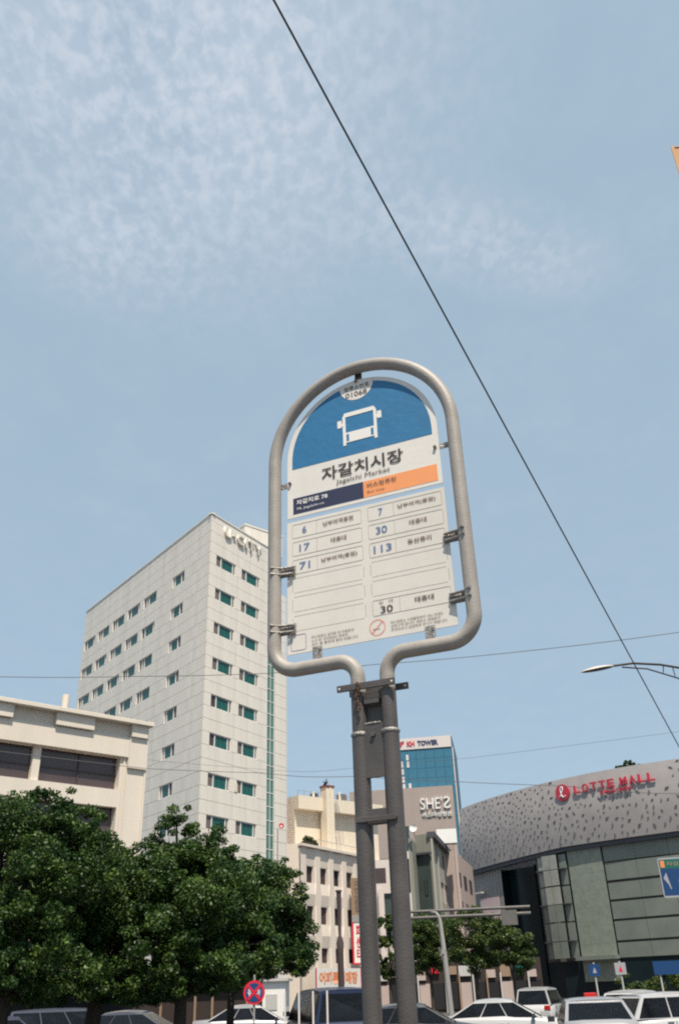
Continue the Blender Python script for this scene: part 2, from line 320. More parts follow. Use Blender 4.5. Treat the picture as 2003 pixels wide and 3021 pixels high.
# ------------------------------------------------------------------ bus stop sign
SX, SY, SD = 0.0604, 1.8976, 112.5
bs = thing('bus_stop_sign', 'tall grey tubular bus stop sign with blue arched top and white route list', 'bus stop sign', SX, SY, SD)
half = fillet([(-.035, 2.237), (-.035, 2.412), (-.247, 2.412), (-.247, 2.987)], [.047, .060], 12)
arch = [(-.247 * math.cos(a), 2.987 + .247 * math.sin(a)) for a in [math.pi * k / 40 for k in range(1, 40)]]
path = half + arch + [(-x, z) for x, z in reversed(half)]
mb = MB().tube([(x, 0, z) for x, z in path], .0168, 24)
part('tube_frame', mb, M['tube'], bs)
for s in (-1, 1):
    p = part('pole', MB().tube([(s * .035, 0, 0), (s * .035, 0, 1.2), (s * .035, 0, 2.235)], .0188, 24), M['pole'], bs)
    mb = MB().tube([(s * .035, 0, 2.233 + dz) for dz in (0, .003, .007, .010)], [.0190, .0212, .0208, .0172], 24); part('weld_ring', mb, M['galv'], p)
    part('neck_sleeve', MB().tube([(s * .035, 0, 2.243), (s * .035, 0, 2.331)], .0174, 24), M['pole'], p)
# web plate between the poles with its slots
part('web_plate', MB().box(-.0225, .0225, -.0125, -.006, 2.142, 2.256), M['pole'], bs, bevel=.0008)
part('web_plate', MB().box(-.0215, .0215, .002, .008, 2.2565, 2.334), M['pole'], bs, bevel=.0008)
part('web_plate', MB().box(-.0225, .0225, -.0125, -.006, 2.047, 2.079), M['pole'], bs, bevel=.0008)
part('seam', MB().tube([(-.018, -.0115, 2.2572), (0, -.0125, 2.2578), (.018, -.0115, 2.2572)], .0024, 8), M['galv'], bs)
part('bracket', MB().box(-.0175, .0175, -.016, -.002, 2.300, 2.312), M['pole'], bs, bevel=.001)
part('bolt', MB().cyl((0, -.0155, 2.232), (0, 1, 0), .0052, .007, 6), M['bolt'], bs)
# clamp bars
def bar(x0, x1, y, z0, z1):
    b = MB().box(x0, x1, y - .003, y + .003, z0, z1); return b
for nm, x0, x1, y in (('clamp_bar', -.077, .060, -.0225), ('clamp_bar', -.066, .075, .0235)):
    o = part(nm, bar(x0, x1, y, 2.333, 2.3475), M['pole'], bs, bevel=.0006)
    for hx in (x0 + .0065, x1 - .0065):
        part('bolt_hole', MB().cyl((hx, y - .0032, 2.340), (0, 1, 0), .0022, .0008, 12), M['pwhite'] if y < 0 else M['sheet'], o)
o = part('clamp_bar', MB().box(-.046, .044, -.024, -.017, 2.052, 2.063), M['pole'], bs, bevel=.001)
part('weld_ring', MB().tube([(s_ * .046, -.019, 2.0575) for s_ in (-1, 1)], .0036, 8), M['pole'], bs)
# rusty chain
ch = MB()
for k in range(9):
    c = Vector((-.027 + .0035 * math.sin(k * 1.1), -.0265, 2.345 - k * .0072)); ring = []
    for a in range(9):
        t = a * math.pi / 4; off = Vector((math.cos(t) * .0028, 0, math.sin(t) * .0048)) if k % 2 else Vector((math.cos(t) * .0012, math.cos(t) * .0026, math.sin(t) * .0048))
        ring.append(c + off)
    ch.tube(ring, .0013, 6, caps=False)
part('chain', ch, M['rust'], bs, label='short rusty chain hanging from the clamp bar')
# upper panel
def arched(r, xh, z0, zc, n=36): return [(-xh, z0), (xh, z0)] + [(r * math.cos(math.pi * k / n), zc + r * math.sin(math.pi * k / n)) for k in range(n + 1)]
PY = .010
up = part('upper_panel', MB().prism(arched(.2095, .2095, 2.8145, 2.984), PY, PY + .003), M['sheet'], bs)
def flat(poly, y, m, parent, name, label=None): return part(name, MB().prism(poly, y - .00025, y + .0002), m, parent, label=label)
flat([(-.195, 2.960), (.195, 2.960)] + [(.195 * math.cos(math.pi * k / 36), 2.984 + .1975 * math.sin(math.pi * k / 36)) for k in range(37)], PY - .0003, M['pblue'], up, 'blue_field')
bd = [(-.002 + .0485 * math.cos(a), 3.1775 + .0485 * math.sin(a)) for a in [math.pi + math.pi * k / 20 for k in range(21)]]
bd += [(x, 2.984 + math.sqrt(.2085 ** 2 - x * x)) for x in (.0465, .03, .01, -.01, -.03, -.0505)]
flat(bd, PY - .0009, M['sheet'], up, 'stop_number_badge')
Y1 = PY - .0017
lettering('정류소번호', .074, .0145, M['pblack'], up, -.038, Y1, 3.1625, bold=.01)
lettering('01068', .062, .0165, M['pblack'], up, -.034, Y1, 3.1395, bold=.012)
# bus pictogram
bp = MB(); yb0, yb1 = PY - .0016, PY - .0006
cx = .003
for x0, x1, z0, z1 in ((-.0445, -.0365, 2.992, 3.082), (.0435, .0515, 2.992, 3.082), (-.0365, .0435, 3.0805, 3.0935), (-.0365, .0435, 3.0, 3.031), (-.0595, -.0475, 3.051, 3.0735), (.0535, .0655, 3.051, 3.0735), (-.0475, -.0445, 3.055, 3.064), (.0515, .0535, 3.055, 3.064)):
    bp.box(x0 - .001, x1 - .001, yb0, yb1, z0, z1)
bp.prism([(-.0455, 3.082), (-.0375, 3.082), (-.0375, 3.0935), (-.0395, 3.0935)], yb0, yb1); bp.prism([(.0425, 3.082), (.0505, 3.082), (.0445, 3.0935), (.0425, 3.0935)], yb0, yb1)
part('bus_pictogram', bp, M['pwhite'], up)
part('pictogram_lamp', MB().box(-.0355, -.0285, yb0 - .0005, yb0 - .0001, 3.0045, 3.0255), M['pblue'], up)
part('pictogram_lamp', MB().box(.0335, .0405, yb0 - .0005, yb0 - .0001, 3.0045, 3.0255), M['pblue'], up)
lettering('자갈치시장', .225, .040, M['pblack'], up, -.110, Y1, 2.9015, bold=.018)
lettering('Jagalchi Market', .148, .0165, M['pblack'], up, -.070, Y1, 2.879)
flat([(-.193, 2.824), (.0035, 2.824), (.0035, 2.871), (-.193, 2.871)], PY - .0003, M['pnavy'], up, 'navy_field')
flat([(.0035, 2.824), (.199, 2.824), (.199, 2.871), (.0035, 2.871)], PY - .0003, M['porange'], up, 'orange_field')
lettering('자갈치로 78', .088, .0145, M['pwhite'], up, -.183, Y1, 2.849, bold=.022)
lettering('78, Jagalchi-ro', .078, .0085, M['pwhite'], up, -.183, Y1, 2.8325)
lettering('버스정류장', .079, .0145, M['pbrown'], up, .014, Y1, 2.849, bold=.012)
lettering('Bus stop', .046, .0078, M['pbrown'], up, .014, Y1, 2.833)
for x, z in ((-.2015, 2.918), (.199, 2.918), (-.002, 3.188)):
    part('bolt', MB().cyl((x, PY - .003, z), (0, 1, 0), .0042, .006, 10), M['bolt'], up)
# route panel
rp = part('route_panel', MB().prism([(-.211, 2.448), (.211, 2.448), (.211, 2.804), (-.211, 2.804)], PY, PY + .003), M['sheet2'], bs)
def outline(x0, x1, z0, z1, dashed=False, div=None):
    b = MB(); t = .00055; y0, y1 = PY - .0006, PY - .0002; r = .004
    def seg(ax, az, bx, bz):
        if abs(ax - bx) < 1e-6: b.box(ax - t, ax + t, y0, y1, min(az, bz), max(az, bz))
        else: b.box(min(ax, bx), max(ax, bx), y0, y1, az - t, az + t)
    sides = [(x0 + r, z0, x1 - r, z0), (x0 + r, z1, x1 - r, z1), (x0, z0 + r, x0, z1 - r), (x1, z0 + r, x1, z1 - r)]
    for ax, az, bx, bz in sides:
        if not dashed: seg(ax, az, bx, bz); continue
        L = math.hypot(bx - ax, bz - az); n = int(L / .0034)
        for k in range(n):
            f0, f1 = k / n, (k + .6) / n; seg(ax + (bx - ax) * f0, az + (bz - az) * f0, ax + (bx - ax) * f1, az + (bz - az) * f1)
    if not dashed:
        for cx_, cz_, a0 in ((x0 + r, z0 + r, 180), (x1 - r, z0 + r, 270), (x1 - r, z1 - r, 0), (x0 + r, z1 - r, 90)):
            for k in range(3):
                p, q = R(a0 + 30 * k), R(a0 + 30 * k + 30)
                b.add([(cx_ + (r + s_) * math.cos(a), y0, cz_ + (r + s_) * math.sin(a)) for a in (p, q) for s_ in (-t, t)], [(0, 1, 3, 2)])
        if div: seg(div, z0, div, z1)
    return b
rowsL = [('6', '남부여객종점', .082), ('17', '태종대', .042), ('71', '남부여객(종점)', .096), None, None, None]
rowsR = [('7', '남부여객(종점)', .097), ('30', '태종대', .044), ('113', '동삼중리', .060), None, None, ('30', '태종대', .046)]
for cx0, cx1, dv, rows in ((-.196, -.006, -.128, rowsL), (.0115, .2025, .079, rowsR)):
    for k, rw in enumerate(rows):
        z1 = 2.795 - .0502 * k; z0 = z1 - .0385
        o = part('route_row', outline(cx0, cx1, z0, z1, rw is None, dv), M['pline'], rp)
        if rw is None: continue
        nw = {1: .0115, 2: .029, 3: .046}[len(rw[0])]; night = k == 5; h = .0175 if night else .0195
        m = M['pblack'] if night else M['pnum']
        lettering(rw[0], nw * (1.05 if night else 1), h, m, o, (cx0 + dv) / 2 - nw / 2, PY - .0012, z0 + (.0035 if night else .0095), bold=.010)
        if night: lettering('심   야', .036, .0085, M['pbrown'], o, (cx0 + dv) / 2 - .018, PY - .0012, z0 + .0265)
        lettering(rw[1], rw[2], .0135, M['pblack'] if night else M['pbrown'], o, (dv + cx1) / 2 - rw[2] / 2 - .002, PY - .0012, z0 + .0145, bold=.014)
part('empty_code_frame', outline(-.201, -.162, 2.456, 2.495), M['pviolet'], rp)
for x, wv, lines in ((-.147, .110, [('버스정류소 표지판 내 이용문의', .98), ('노선 및 기타정보는 좌측의', .84), ('코드 를 통하여 확인 바랍니다', 1.08)]), (.054, .126, [('버스정류소 시설물로부터 10m 이내는', 1.0), ('금연구역 입니다. 위반시 과태료가', .94), ('부과되오니 금연하여 주시기 바랍니다.', 1.07)])):
    for k, (tx, f) in enumerate(lines): lettering(tx, wv * f, .0062, M['pbrown'], rp, x, PY - .0012, 2.4795 - .0092 * k, bold=.006)
ns = MB()
for a in range(32):
    p, q = 2 * math.pi * a / 32, 2 * math.pi * (a + 1) / 32
    ns.add([(.0205 + rr * math.cos(t), PY - .0008, 2.4765 + rr * math.sin(t)) for t in (p, q) for rr in (.0180, .0194)], [(0, 1, 3, 2)])
ns.add([(.0205 + a, PY - .0009, 2.4765 + b) for a, b in ((-.0135, -.0125), (-.0125, -.0135), (.0135, .0125), (.0125, .0135))], [(0, 1, 2, 3)])
part('no_smoking_mark', ns, M['pred'], rp)
part('cigarette_mark', MB().box(.009, .026, PY - .0008, PY - .0005, 2.4725, 2.475), M['pline'], rp)
up.location = (-.0055, 0, .008); rp.location = (-.0055, 0, .0065)
# clips
for z in (2.671, 2.518):
    for s in (-1, 1):
        c = MB()
        for zz in (.0085, -.0085): c.tube([(s * .196, .002, z + zz), (s * .230, -.004, z + zz), (s * .249, -.0205, z + zz)], .0033, 8)
        o = part('clip', c, M['galv'], bs)
        part('clip_plate', MB().box(min(s * .1925, s * .238), max(s * .1925, s * .238), PY - .004, PY - .002, z - .0135, z + .0135), M['galv'], o)
        part('clip_gap', MB().box(min(s * .195, s * .236), max(s * .195, s * .236), PY - .0055, PY - .0041, z - .0035, z + .0035), M['bolt'], o)
for x in (-.137, .141):
    o = part('clip', MB().box(x - .012, x + .012, PY - .0045, PY - .0015, 2.420, 2.463), M['galv'], bs, bevel=.0008)
    for z in (2.4315, 2.453): part('bolt', MB().cyl((x + .007, PY - .0058, z), (0, 1, 0), .0022, .003, 8), M['bolt'], o)
for s, z in ((-1, 2.9255), (1, 2.929)):
    part('mounting_tab', MB().box(min(s * .200, s * .236), max(s * .200, s * .236), PY + .0035, PY + .006, z - .0075, z + .0075), M['galv'], bs)
part('mounting_tab', MB().box(-.012, .008, PY + .0035, PY + .0065, 3.178, 3.232), M['bolt'], bs)

# ------------------------------------------------------------------ trees
def crown_mesh(name, blobs, n, leaf, m, seed, up=0.35):
    rs = np.random.RandomState(seed); B = np.array(blobs, float); vol = B[:, 3] * B[:, 4] * B[:, 5]
    nsub = max(20, n // 210); idx = rs.choice(len(B), nsub, p=vol ** .5 / (vol ** .5).sum())
    d = rs.normal(size=(nsub, 3)); d /= np.linalg.norm(d, axis=1)[:, None]; rad = rs.uniform(.45, 1.0, nsub) ** .6
    c = B[idx, :3] + d * B[idx, 3:6] * rad[:, None]
    sz = rs.uniform(.22, .55, nsub) * np.clip(B[idx, 3], .8, 1.8) * .55
    k = rs.choice(nsub, n, p=sz ** 1.6 / (sz ** 1.6).sum())
    o = rs.normal(size=(n, 3)); o /= np.linalg.norm(o, axis=1)[:, None]; o *= (rs.uniform(0, 1, n) ** .38)[:, None]
    P = c[k] + o * sz[k][:, None] * np.array([1.15, 1.15, .8])
    nr = rs.normal(size=(n, 3)) * .8 + o * .5; nr[:, 2] += up; nr /= np.linalg.norm(nr, axis=1)[:, None]
    t = np.cross(nr, rs.normal(size=(n, 3))); t /= np.linalg.norm(t, axis=1)[:, None]; b = np.cross(nr, t)
    L = leaf * rs.uniform(.6, 1.25, n)[:, None]; W = L * .52
    V = np.stack([P - t * L, P + b * W + nr * L * .12, P + t * L, P - b * W + nr * L * .12], 1).reshape(-1, 3)
    me = bpy.data.meshes.new(name); me.vertices.add(4 * n); me.loops.add(4 * n); me.polygons.add(n)
    me.vertices.foreach_set('co', V.astype(np.float32).ravel()); me.loops.foreach_set('vertex_index', np.arange(4 * n, dtype=np.int32))
    me.polygons.foreach_set('loop_start', np.arange(0, 4 * n, 4, dtype=np.int32)); me.polygons.foreach_set('loop_total', np.full(n, 4, dtype=np.int32))
    me.materials.append(m); me.update(calc_edges=True); return me, c
def tree(name, label, x, y, blobs, n, leaf, r, hfork, seed, m='leaf', group=None, lean=(0, 0)):
    t = thing(name, label, 'tree', x, y, 90, 0, group)
    me, c = crown_mesh('crown', blobs, n, leaf, M[m], seed); part('crown', me, None, t)
    rn = random.Random(seed); tr = MB(); top = Vector((lean[0], lean[1], hfork))
    tr.tube([(0, 0, -.05), (lean[0] * .3, lean[1] * .3, hfork * .35), (lean[0] * .7, lean[1] * .7, hfork * .7), top], [r * 1.25, r, r * .92, r * .85], 12)
    for bl in blobs:
        e = Vector(bl[:3]) - Vector((0, 0, bl[5] * .3)); mid = top.lerp(e, .5) + Vector((rn.uniform(-.2, .2), rn.uniform(-.2, .2), .15))
        tr.tube([top - Vector((0, 0, rn.uniform(0, .4))), mid, e], [r * .5, r * .32, r * .14], 7)
        for _ in range(5 if bl[3] > .65 else 0):
            q = e + Vector((rn.uniform(-1, 1) * bl[3], rn.uniform(-1, 1) * bl[4], rn.uniform(-.4, .75) * bl[5])) * .75
            tr.tube([mid, mid.lerp(q, .6) + Vector((0, 0, .1)), q], [r * .17, r * .1, r * .03], 5)
    part('trunk', tr, M['bark'], t); return t
GT = 'street trees along the far pavement'
def crown_blobs(seed, tips, rx, ry, z0, z1, n):
    rn = random.Random(seed); bl = list(tips)
    for k in range(n):
        a = rn.uniform(0, 2 * math.pi); q = rn.uniform(.15, 1) ** .5; f = rn.random(); sh = math.sin(math.pi * (.18 + .72 * f))
        bl.append((q * math.cos(a) * rx * sh, q * math.sin(a) * ry * sh, z0 + (z1 - z0) * f, rn.uniform(.7, 1.1), rn.uniform(.7, 1.1), rn.uniform(.5, .75)))
    for k in range(9):
        a = rn.uniform(0, 2 * math.pi); bl.append((rx * .8 * math.cos(a), ry * .8 * math.sin(a), z0 + rn.uniform(-.1, .25), .75, .75, .38))
    return bl
x, y = polar(-19.6, 22.5)
tree('street_tree', 'leftmost big dark green street tree cut by the left edge of the frame', x, y, crown_blobs(1, [(0, 0, 4.2, 2.3, 1.8, 1.6), (-.9, 0, 5.6, .75, .8, .55), (.35, 0, 5.7, .6, .7, .45), (1.1, 0, 5.2, .8, .8, .5), (.1, 0, 6.15, .18, .18, .3), (.95, .1, 5.95, .3, .3, .25)], 2.1, 1.7, 2.2, 5.1, 14), 120000, .046, .18, 2.1, 3, group=GT)
x, y = polar(-14.9, 24.5)
tree('street_tree', 'dark green street tree with the thickest trunk, below the cream building corner', x, y, crown_blobs(2, [(0, 0, 3.8, 1.9, 1.7, 1.2), (-.8, 0, 5.25, .8, .8, .5), (.9, 0, 4.8, .7, .8, .45), (.0, 0, 5.0, .5, .5, .3), (-.6, 0, 5.8, .3, .3, .22)], 2.0, 1.6, 2.1, 4.7, 13), 100000, .046, .20, 2.1, 11, group=GT, lean=(.12, 0))
x, y = polar(-10.0, 24.5)
tree('street_tree', 'dark green street tree with the pointed top in front of the white tower', x, y, crown_blobs(3, [(0, 0, 3.8, 2.0, 1.7, 1.25), (-.4, 0, 5.45, .7, .6, .5), (.35, 0, 5.35, .6, .6, .4), (-.35, 0, 6.0, .35, .3, .3), (.75, 0, 5.0, .5, .6, .4), (-1.3, 0, 4.75, .5, .5, .4)], 2.1, 1.6, 2.05, 4.8, 13), 110000, .046, .16, 2.0, 23, group=GT)
x, y = polar(-7.2, 27.5)
tree('street_tree', 'rightmost of the dark green street trees, above the round red sign', x, y, [(q[0] + .55, *q[1:]) for q in crown_blobs(4, [(-.1, 0, 3.9, 1.45, 1.4, 1.15), (-.55, 0, 5.2, .5, .5, .4), (.45, 0, 4.95, .6, .6, .45), (1.3, 0, 3.6, .4, .5, .3), (1.25, 0, 4.2, .35, .4, .3), (1.05, 0, 3.0, .5, .5, .4)], 1.3, 1.3, 2.5, 4.8, 10)], 76000, .046, .11, 2.1, 37, group=GT)
GM = 'small street trees beside the grey traffic pole'
for az, D, sp, bl, n, lab in ((1.95, 58, 1, [(0, 0, 4.6, .85, .8, .9), (.1, 0, 3.7, .95, .8, .8), (-.1, 0, 5.3, .5, .5, .5), (0, 0, 2.9, .8, .8, .6)], 14000, 'narrow olive green street tree seen between the twin sign poles'),
                        (4.3, 58, 1, [(0, 0, 4.7, 1.7, 1.2, 1.0), (-.7, 0, 4.0, 1.4, 1.2, 1.0), (.7, 0, 3.6, 1.4, 1.1, .9), (-.3, 0, 3.1, 1.5, 1, .6), (.9, 0, 4.9, .8, .8, .6)], 30000, 'olive green street tree just left of the grey traffic pole'),
                        (6.9, 55, 1, [(0, 0, 4.6, 1.5, 1.2, 1.0), (-.5, 0, 3.6, 1.4, 1.1, .9), (.9, 0, 3.9, 1.2, 1.1, .9), (1.2, 0, 4.9, .6, .7, .5), (.2, 0, 3.0, 1.4, .9, .5)], 28000, 'olive green street tree just right of the grey traffic pole'),
                        (9.0, 52, 1, [(0, 0, 3.6, 1.15, 1.0, .85), (.35, 0, 2.9, 1.0, .8, .6), (-.5, 0, 4.1, .7, .7, .6)], 16000, 'lowest olive green street tree in front of the dark mall recess')):
    x, y = polar(az, D); tree('street_tree', lab, x, y, bl, n, .065, .09, 2.3, int(az * 10) + 5, 'leaf2', GM)
x, y = polar(17.2, 58)
t = thing('hedge', 'dark green hedge in front of the mall at the right edge', 'hedge', x, y)
me, c = crown_mesh('foliage', [(-1.6, 0, 1.6, 1.0, .8, .6), (0, 0, 1.7, 1.2, .8, .7), (1.6, 0, 1.6, 1.3, .8, .6), (3.4, 0, 1.6, 1.3, .8, .6)], 12000, .07, M['leaf2'], 9); part('foliage', me, None, t)
part('stem', MB().tube([(-1.4, 0, -.02), (-1.4, 0, 1.4)], .05).tube([(0, 0, -.02), (0, 0, 1.5)], .05).tube([(1.6, 0, -.02), (1.6, 0, 1.4)], .05).tube([(3.4, 0, -.02), (3.4, 0, 1.4)], .05), M['bark'], t)

# ------------------------------------------------------------------ white tower
WD = 31.3
wt = thing('white_tower', 'tall white clad hotel tower with green windows and raised letters near its roof', 'building', -11.33, 68.06, WD)
LR = R(-(180 - 38.3) + WD)          # left facade turned about the shared corner: local +x runs towards the corner
HEAD, STEP, SILLH = 35.6, 3.12, 1.05
nR, nL, nG = 8, 8, 6
courses = [(39.3, 38.65), (38.65, 37.65), (37.65, 36.65), (36.65, 35.6)]
z = HEAD
for k in range(8): courses += [(z, z - 1.05), (z - 1.05, z - 2.085), (z - 2.085, z - STEP)]; z -= STEP
ZB = z
Rwin = [(.88, 3.55), (4.45, 7.1)]
Lsing = (-6.85, -4.6); Lgrp = [(-12.7, -10.05), (-16.22, -13.55), (-19.75, -17.05), (-23.3, -20.6), (-26.85, -24.1)]
rh = [(a, b, HEAD - STEP * k - SILLH, HEAD - STEP * k) for k in range(nR) for a, b in Rwin]
wl = MB(); holed_wall(wl, 0, 8.45, -.02, 39.3, rh, .055, .16); wl.quad((9.62, .055, -.02), (11.4, .055, -.02), (11.4, .055, 35.15), (9.62, .055, 35.15))
wl.quad((11.4, .055, -.02), (11.4, 12, -.02), (11.4, 12, 35.15), (11.4, .055, 35.15)); wl.quad((8.45, .055, 27), (8.45, 8, 27), (8.45, 8, 39.3), (8.45, .055, 39.3))
wl.quad((9.62, .055, 35.15), (11.4, .055, 35.15), (11.4, 12, 35.15), (9.62, 12, 35.15))
part('wall', wl, M['wback'], wt)
lh = [(Lsing[0], Lsing[1], HEAD - STEP * k - SILLH, HEAD - STEP * k) for k in range(nL)] + [(a, b, HEAD - STEP * k - SILLH, HEAD - STEP * k) for k in range(nG) for a, b in Lgrp]
part('wall', holed_wall(MB(), -27.4, 0, -.02, 39.3, lh, .055, .16), M['wback'], wt, rz=LR)
cache = {}
def panel(w_, h_, mname, th=.055):
    key = (round(w_, 3), round(h_, 3), mname, th)
    if key not in cache: cache[key] = MB().box(0, w_ - .028, 0, th - .003, 0, h_ - .028).mesh('cladding_panel', M[mname])
    return cache[key]
def put_panels(joints, full, zt, zb, rz, x0=None):
    segs = full
    for a, b in segs:
        a2 = a + (.014 if a != 0 else 0.0)
        part('cladding_panel', panel(b - a, zt - zb, 'wpanel'), None, wt, loc=tuple(Matrix.Rotation(rz, 3, 'Z') @ Vector((a + .014, 0, zb + .014))), rz=rz)
for i, (zt, zb) in enumerate(courses):
    kk = (i - 4) // 3; iswin = i >= 4 and (i - 4) % 3 == 0
    put_panels(None, [(0, .88), (3.55, 4.45), (7.1, 8.45)] if iswin else [(0, 2.2), (2.2, 4.0), (4.0, 5.75), (5.75, 8.45)], zt, zb, 0)
    if zt < 35.7: put_panels(None, [(9.62, 11.4)], min(zt, 35.15), zb, 0)
    if iswin:
        g_ = sorted(Lgrp) + [Lsing] if kk < nG else [Lsing]; seg = []; a = -27.4
        for s0, s1 in g_: seg.append((a, s0)); a = s1
        seg.append((a, 0))
    else: seg = [(-27.4, -18.4), (-18.4, -8.4), (-8.4, 0)]
    put_panels(None, seg, zt, zb, LR)
part('plinth_wall', MB().box(0, 8.45, 0, .052, -.02, ZB - .02).box(9.62, 11.4, 0, .052, -.02, ZB - .02), M['wpanel'], wt)
part('plinth_wall', MB().box(-27.4, 0, 0, .052, -.02, ZB - .02), M['wpanel'], wt, rz=LR)
# coping and roof
cosL, sinL = math.cos(LR), math.sin(LR)
def Lp(x, y): return (x * cosL - y * sinL, x * sinL + y * cosL)
part('roof_coping', MB().box(-.04, 8.5, -.06, .35, 39.3, 39.42), M['wpanel'], wt)
part('roof_coping', MB().box(-27.45, .04, -.06, .35, 39.3, 39.42), M['wpanel'], wt, rz=LR)
c1 = Lp(-27.4, .06); c2 = Lp(-27.4, 13); part('roof', MB().hprism([(0.1, .06), (8.45, .06), (8.45, 12), c2, c1], 38.9, 39.25), M['grey'], wt)
part('wall', MB().quad((*c1, -.02), (*c2, -.02), (*c2, 39.3), (*c1, 39.3)).quad((8.45, 12, -.02), (*c2, -.02), (*c2, 39.3), (8.45, 12, 39.3)).quad((8.45, 8, -.02), (8.45, 12, -.02), (8.45, 12, 39.3), (8.45, 8, 39.3)), M['wpanel'], wt)
# green strip
gs = part('glass_strip', MB().box(8.47, 9.60, .10, .16, -.02, 38.0), M['gstrip'], wt)
m_ = MB()
for k in range(34): m_.box(8.47, 9.60, .07, .10, .8 + k * 1.12, .86 + k * 1.12)
m_.box(8.47, 8.53, .06, .10, 0, 38).box(9.54, 9.60, .06, .10, 0, 38).box(9.0, 9.05, .07, .10, 0, 38)
part('mullion', m_, M['wframe'], gs)
# windows
def win(parent, x0, z0, w_, h_, cuts, mats, rz):
    key = ('wf', round(w_, 2), tuple(cuts))
    if key not in cache:
        f = MB(); t = .055
        f.box(0, w_, .07, .15, 0, t).box(0, w_, .07, .15, h_ - t, h_).box(0, t, .07, .15, t, h_ - t).box(w_ - t, w_, .07, .15, t, h_ - t)
        for c_ in cuts: f.box(c_ - .045, c_ + .045, .065, .15, t, h_ - t)
        cache[key] = f.mesh('window', M['wframe'])
    o = part('window', cache[key], None, parent, loc=tuple(Matrix.Rotation(rz, 3, 'Z') @ Vector((x0, 0, z0))), rz=rz)
    e = [.0] + list(cuts) + [w_]
    for i in range(len(e) - 1):
        k2 = ('wp', round(e[i + 1] - e[i], 3), mats[i])
        if k2 not in cache: cache[k2] = MB().box(.0, e[i + 1] - e[i] - .0, .125, .135, .05, h_ - .05).mesh('pane', M[mats[i]])
        part('pane', cache[k2], None, o, loc=(e[i], 0, 0))
for k in range(nR):
    z = HEAD - STEP * k - SILLH
    for i, (a, b) in enumerate(Rwin):
        win(wt, a, z, b - a, SILLH, (.72, 2.35), ('gdark' if k in (4, 5) and i == 0 else 'gscreen', 'gteal', 'gdark'), 0)
for k in range(nL):
    z = HEAD - STEP * k - SILLH
    win(wt, Lsing[0], z, Lsing[1] - Lsing[0], SILLH, (.35, 1.6), ('gscreen', 'gteal', 'gdark'), LR)
    if k < nG:
        for i, (a, b) in enumerate(Lgrp):
            if (k + i) % 3 == 1: win(wt, a, z, b - a, SILLH, (.62, 2.3), ('gdark', 'gteal', 'gdark'), LR)
            else: win(wt, a, z, b - a, SILLH, (.55, 1.0), ('gdark', 'gscreen', 'gteal'), LR)
# letters
xx = 1.75
for chx, wv in (('U', .95), ('-', .42), ('C', 1.0), ('I', .26), ('T', .85), ('Y', .95)):
    lettering(chx, wv, .95 if chx != '-' else .17, M['wpanel'], wt, xx, -.002, 37.8 + (.4 if chx == '-' else 0), depth=.2, bold=.015, name='sign_letter'); xx += wv + .2
ph = part('penthouse', MB().box(0, 4.4, 0, 6, 39.2, 41.45).box(-.05, 4.45, -.05, 6.05, 41.45, 41.62), M['wpanel'], wt)
q = Matrix.Rotation(-R(90 - WD), 3, 'Z') @ (Vector((-9.17, 74.44, 0)) - Vector((-11.33, 68.06, 0))); ph.location = q; ph.rotation_euler = (0, 0, R(WD - 50))
q = Vector(polar(-5.99, 1)); part('yellow_notice', MB().box(4.15, 4.5, -.05, -.01, 15.9, 16.6), M['cream_roof'], wt, label='small yellow notice on the white wall')

# ------------------------------------------------------------------ cream building left
cb = thing('cream_building', 'low cream office building with brown glass windows at the left edge', 'building', -11.2, 48.73, 48)
X0 = -24
mb = MB(); holes = [(X0 + .5, -1.5, 11.5, 13.2), (X0 + .5, -1.5, 8.4, 10.6), (X0 + .5, -1.5, 5.3, 7.5)]
holed_wall(mb, X0, 0, -.02, 15.0, holes, 0, .55); mb.quad((0, 0, -.02), (0, 12, -.02), (0, 12, 15), (0, 0, 15)); mb.quad((X0, 0, 15), (0, 0, 15), (0, 12, 15), (X0, 12, 15))
part('wall', mb, M['beige'], cb)
part('roof_slab', MB().box(X0, .12, -.55, 12, 15.0, 15.22), M['beige'], cb, bevel=.02)
for a, b in ((-1.1, -.12), (-5.5, -3.35), (-9.95, -7.8), (-14.4, -12.2), (-18.8, -16.6)):
    part('frieze_block', MB().box(a, b, -.34, -.002, 14.33, 14.998), M['beige'], cb, bevel=.015)
part('frieze_band', MB().box(X0, -1.12, -.16, -.002, 13.22, 14.3), M['beige'], cb, bevel=.015)
part('pilaster', MB().box(-1.12, .0, -.20, -.002, 12.68, 14.32).box(-1.12, -.02, -.05, -.002, -.02, 12.68), M['beige'], cb)
part('corner_trim', MB().box(-1.34, -1.2, -.05, .0, -.02, 13.2).box(-.08, .03, -.12, .04, -.02, 14.9), M['beige'], cb)
for zz in (11.5, 8.4, 5.3):
    h_ = {11.5: 1.7, 8.4: 2.2, 5.3: 2.2}[zz]; a = -1.5
    for wv in (2.2, 2.3, 2.3, 2.3, 2.3, 2.3, 2.3, 2.3):
        p = part('window_pane', MB().box(a - wv + .03, a - .03, .42, .46, zz, zz + h_), M['bglass'], cb)
        a -= wv
        part('mullion', MB().box(a - .03, a + .03, .36, .42, zz, zz + h_), M['brownframe'] if abs(a + 6.0) > .1 else M['beige'], cb)
    part('window_rail', MB().box(a, -1.5, .35, .42, zz + h_ * .45, zz + h_ * .45 + .04).box(a, -1.5, .35, .42, zz + h_ - .06, zz + h_ - .002), M['brownframe'], cb)
part('pier', MB().box(-6.3, -5.9, .15, .5, 11.5, 13.2), M['beige'], cb)
part('downpipe', MB().tube([(.06, .3, 0), (.06, .3, 14.8)], .05, 8), M['grey'], cb)
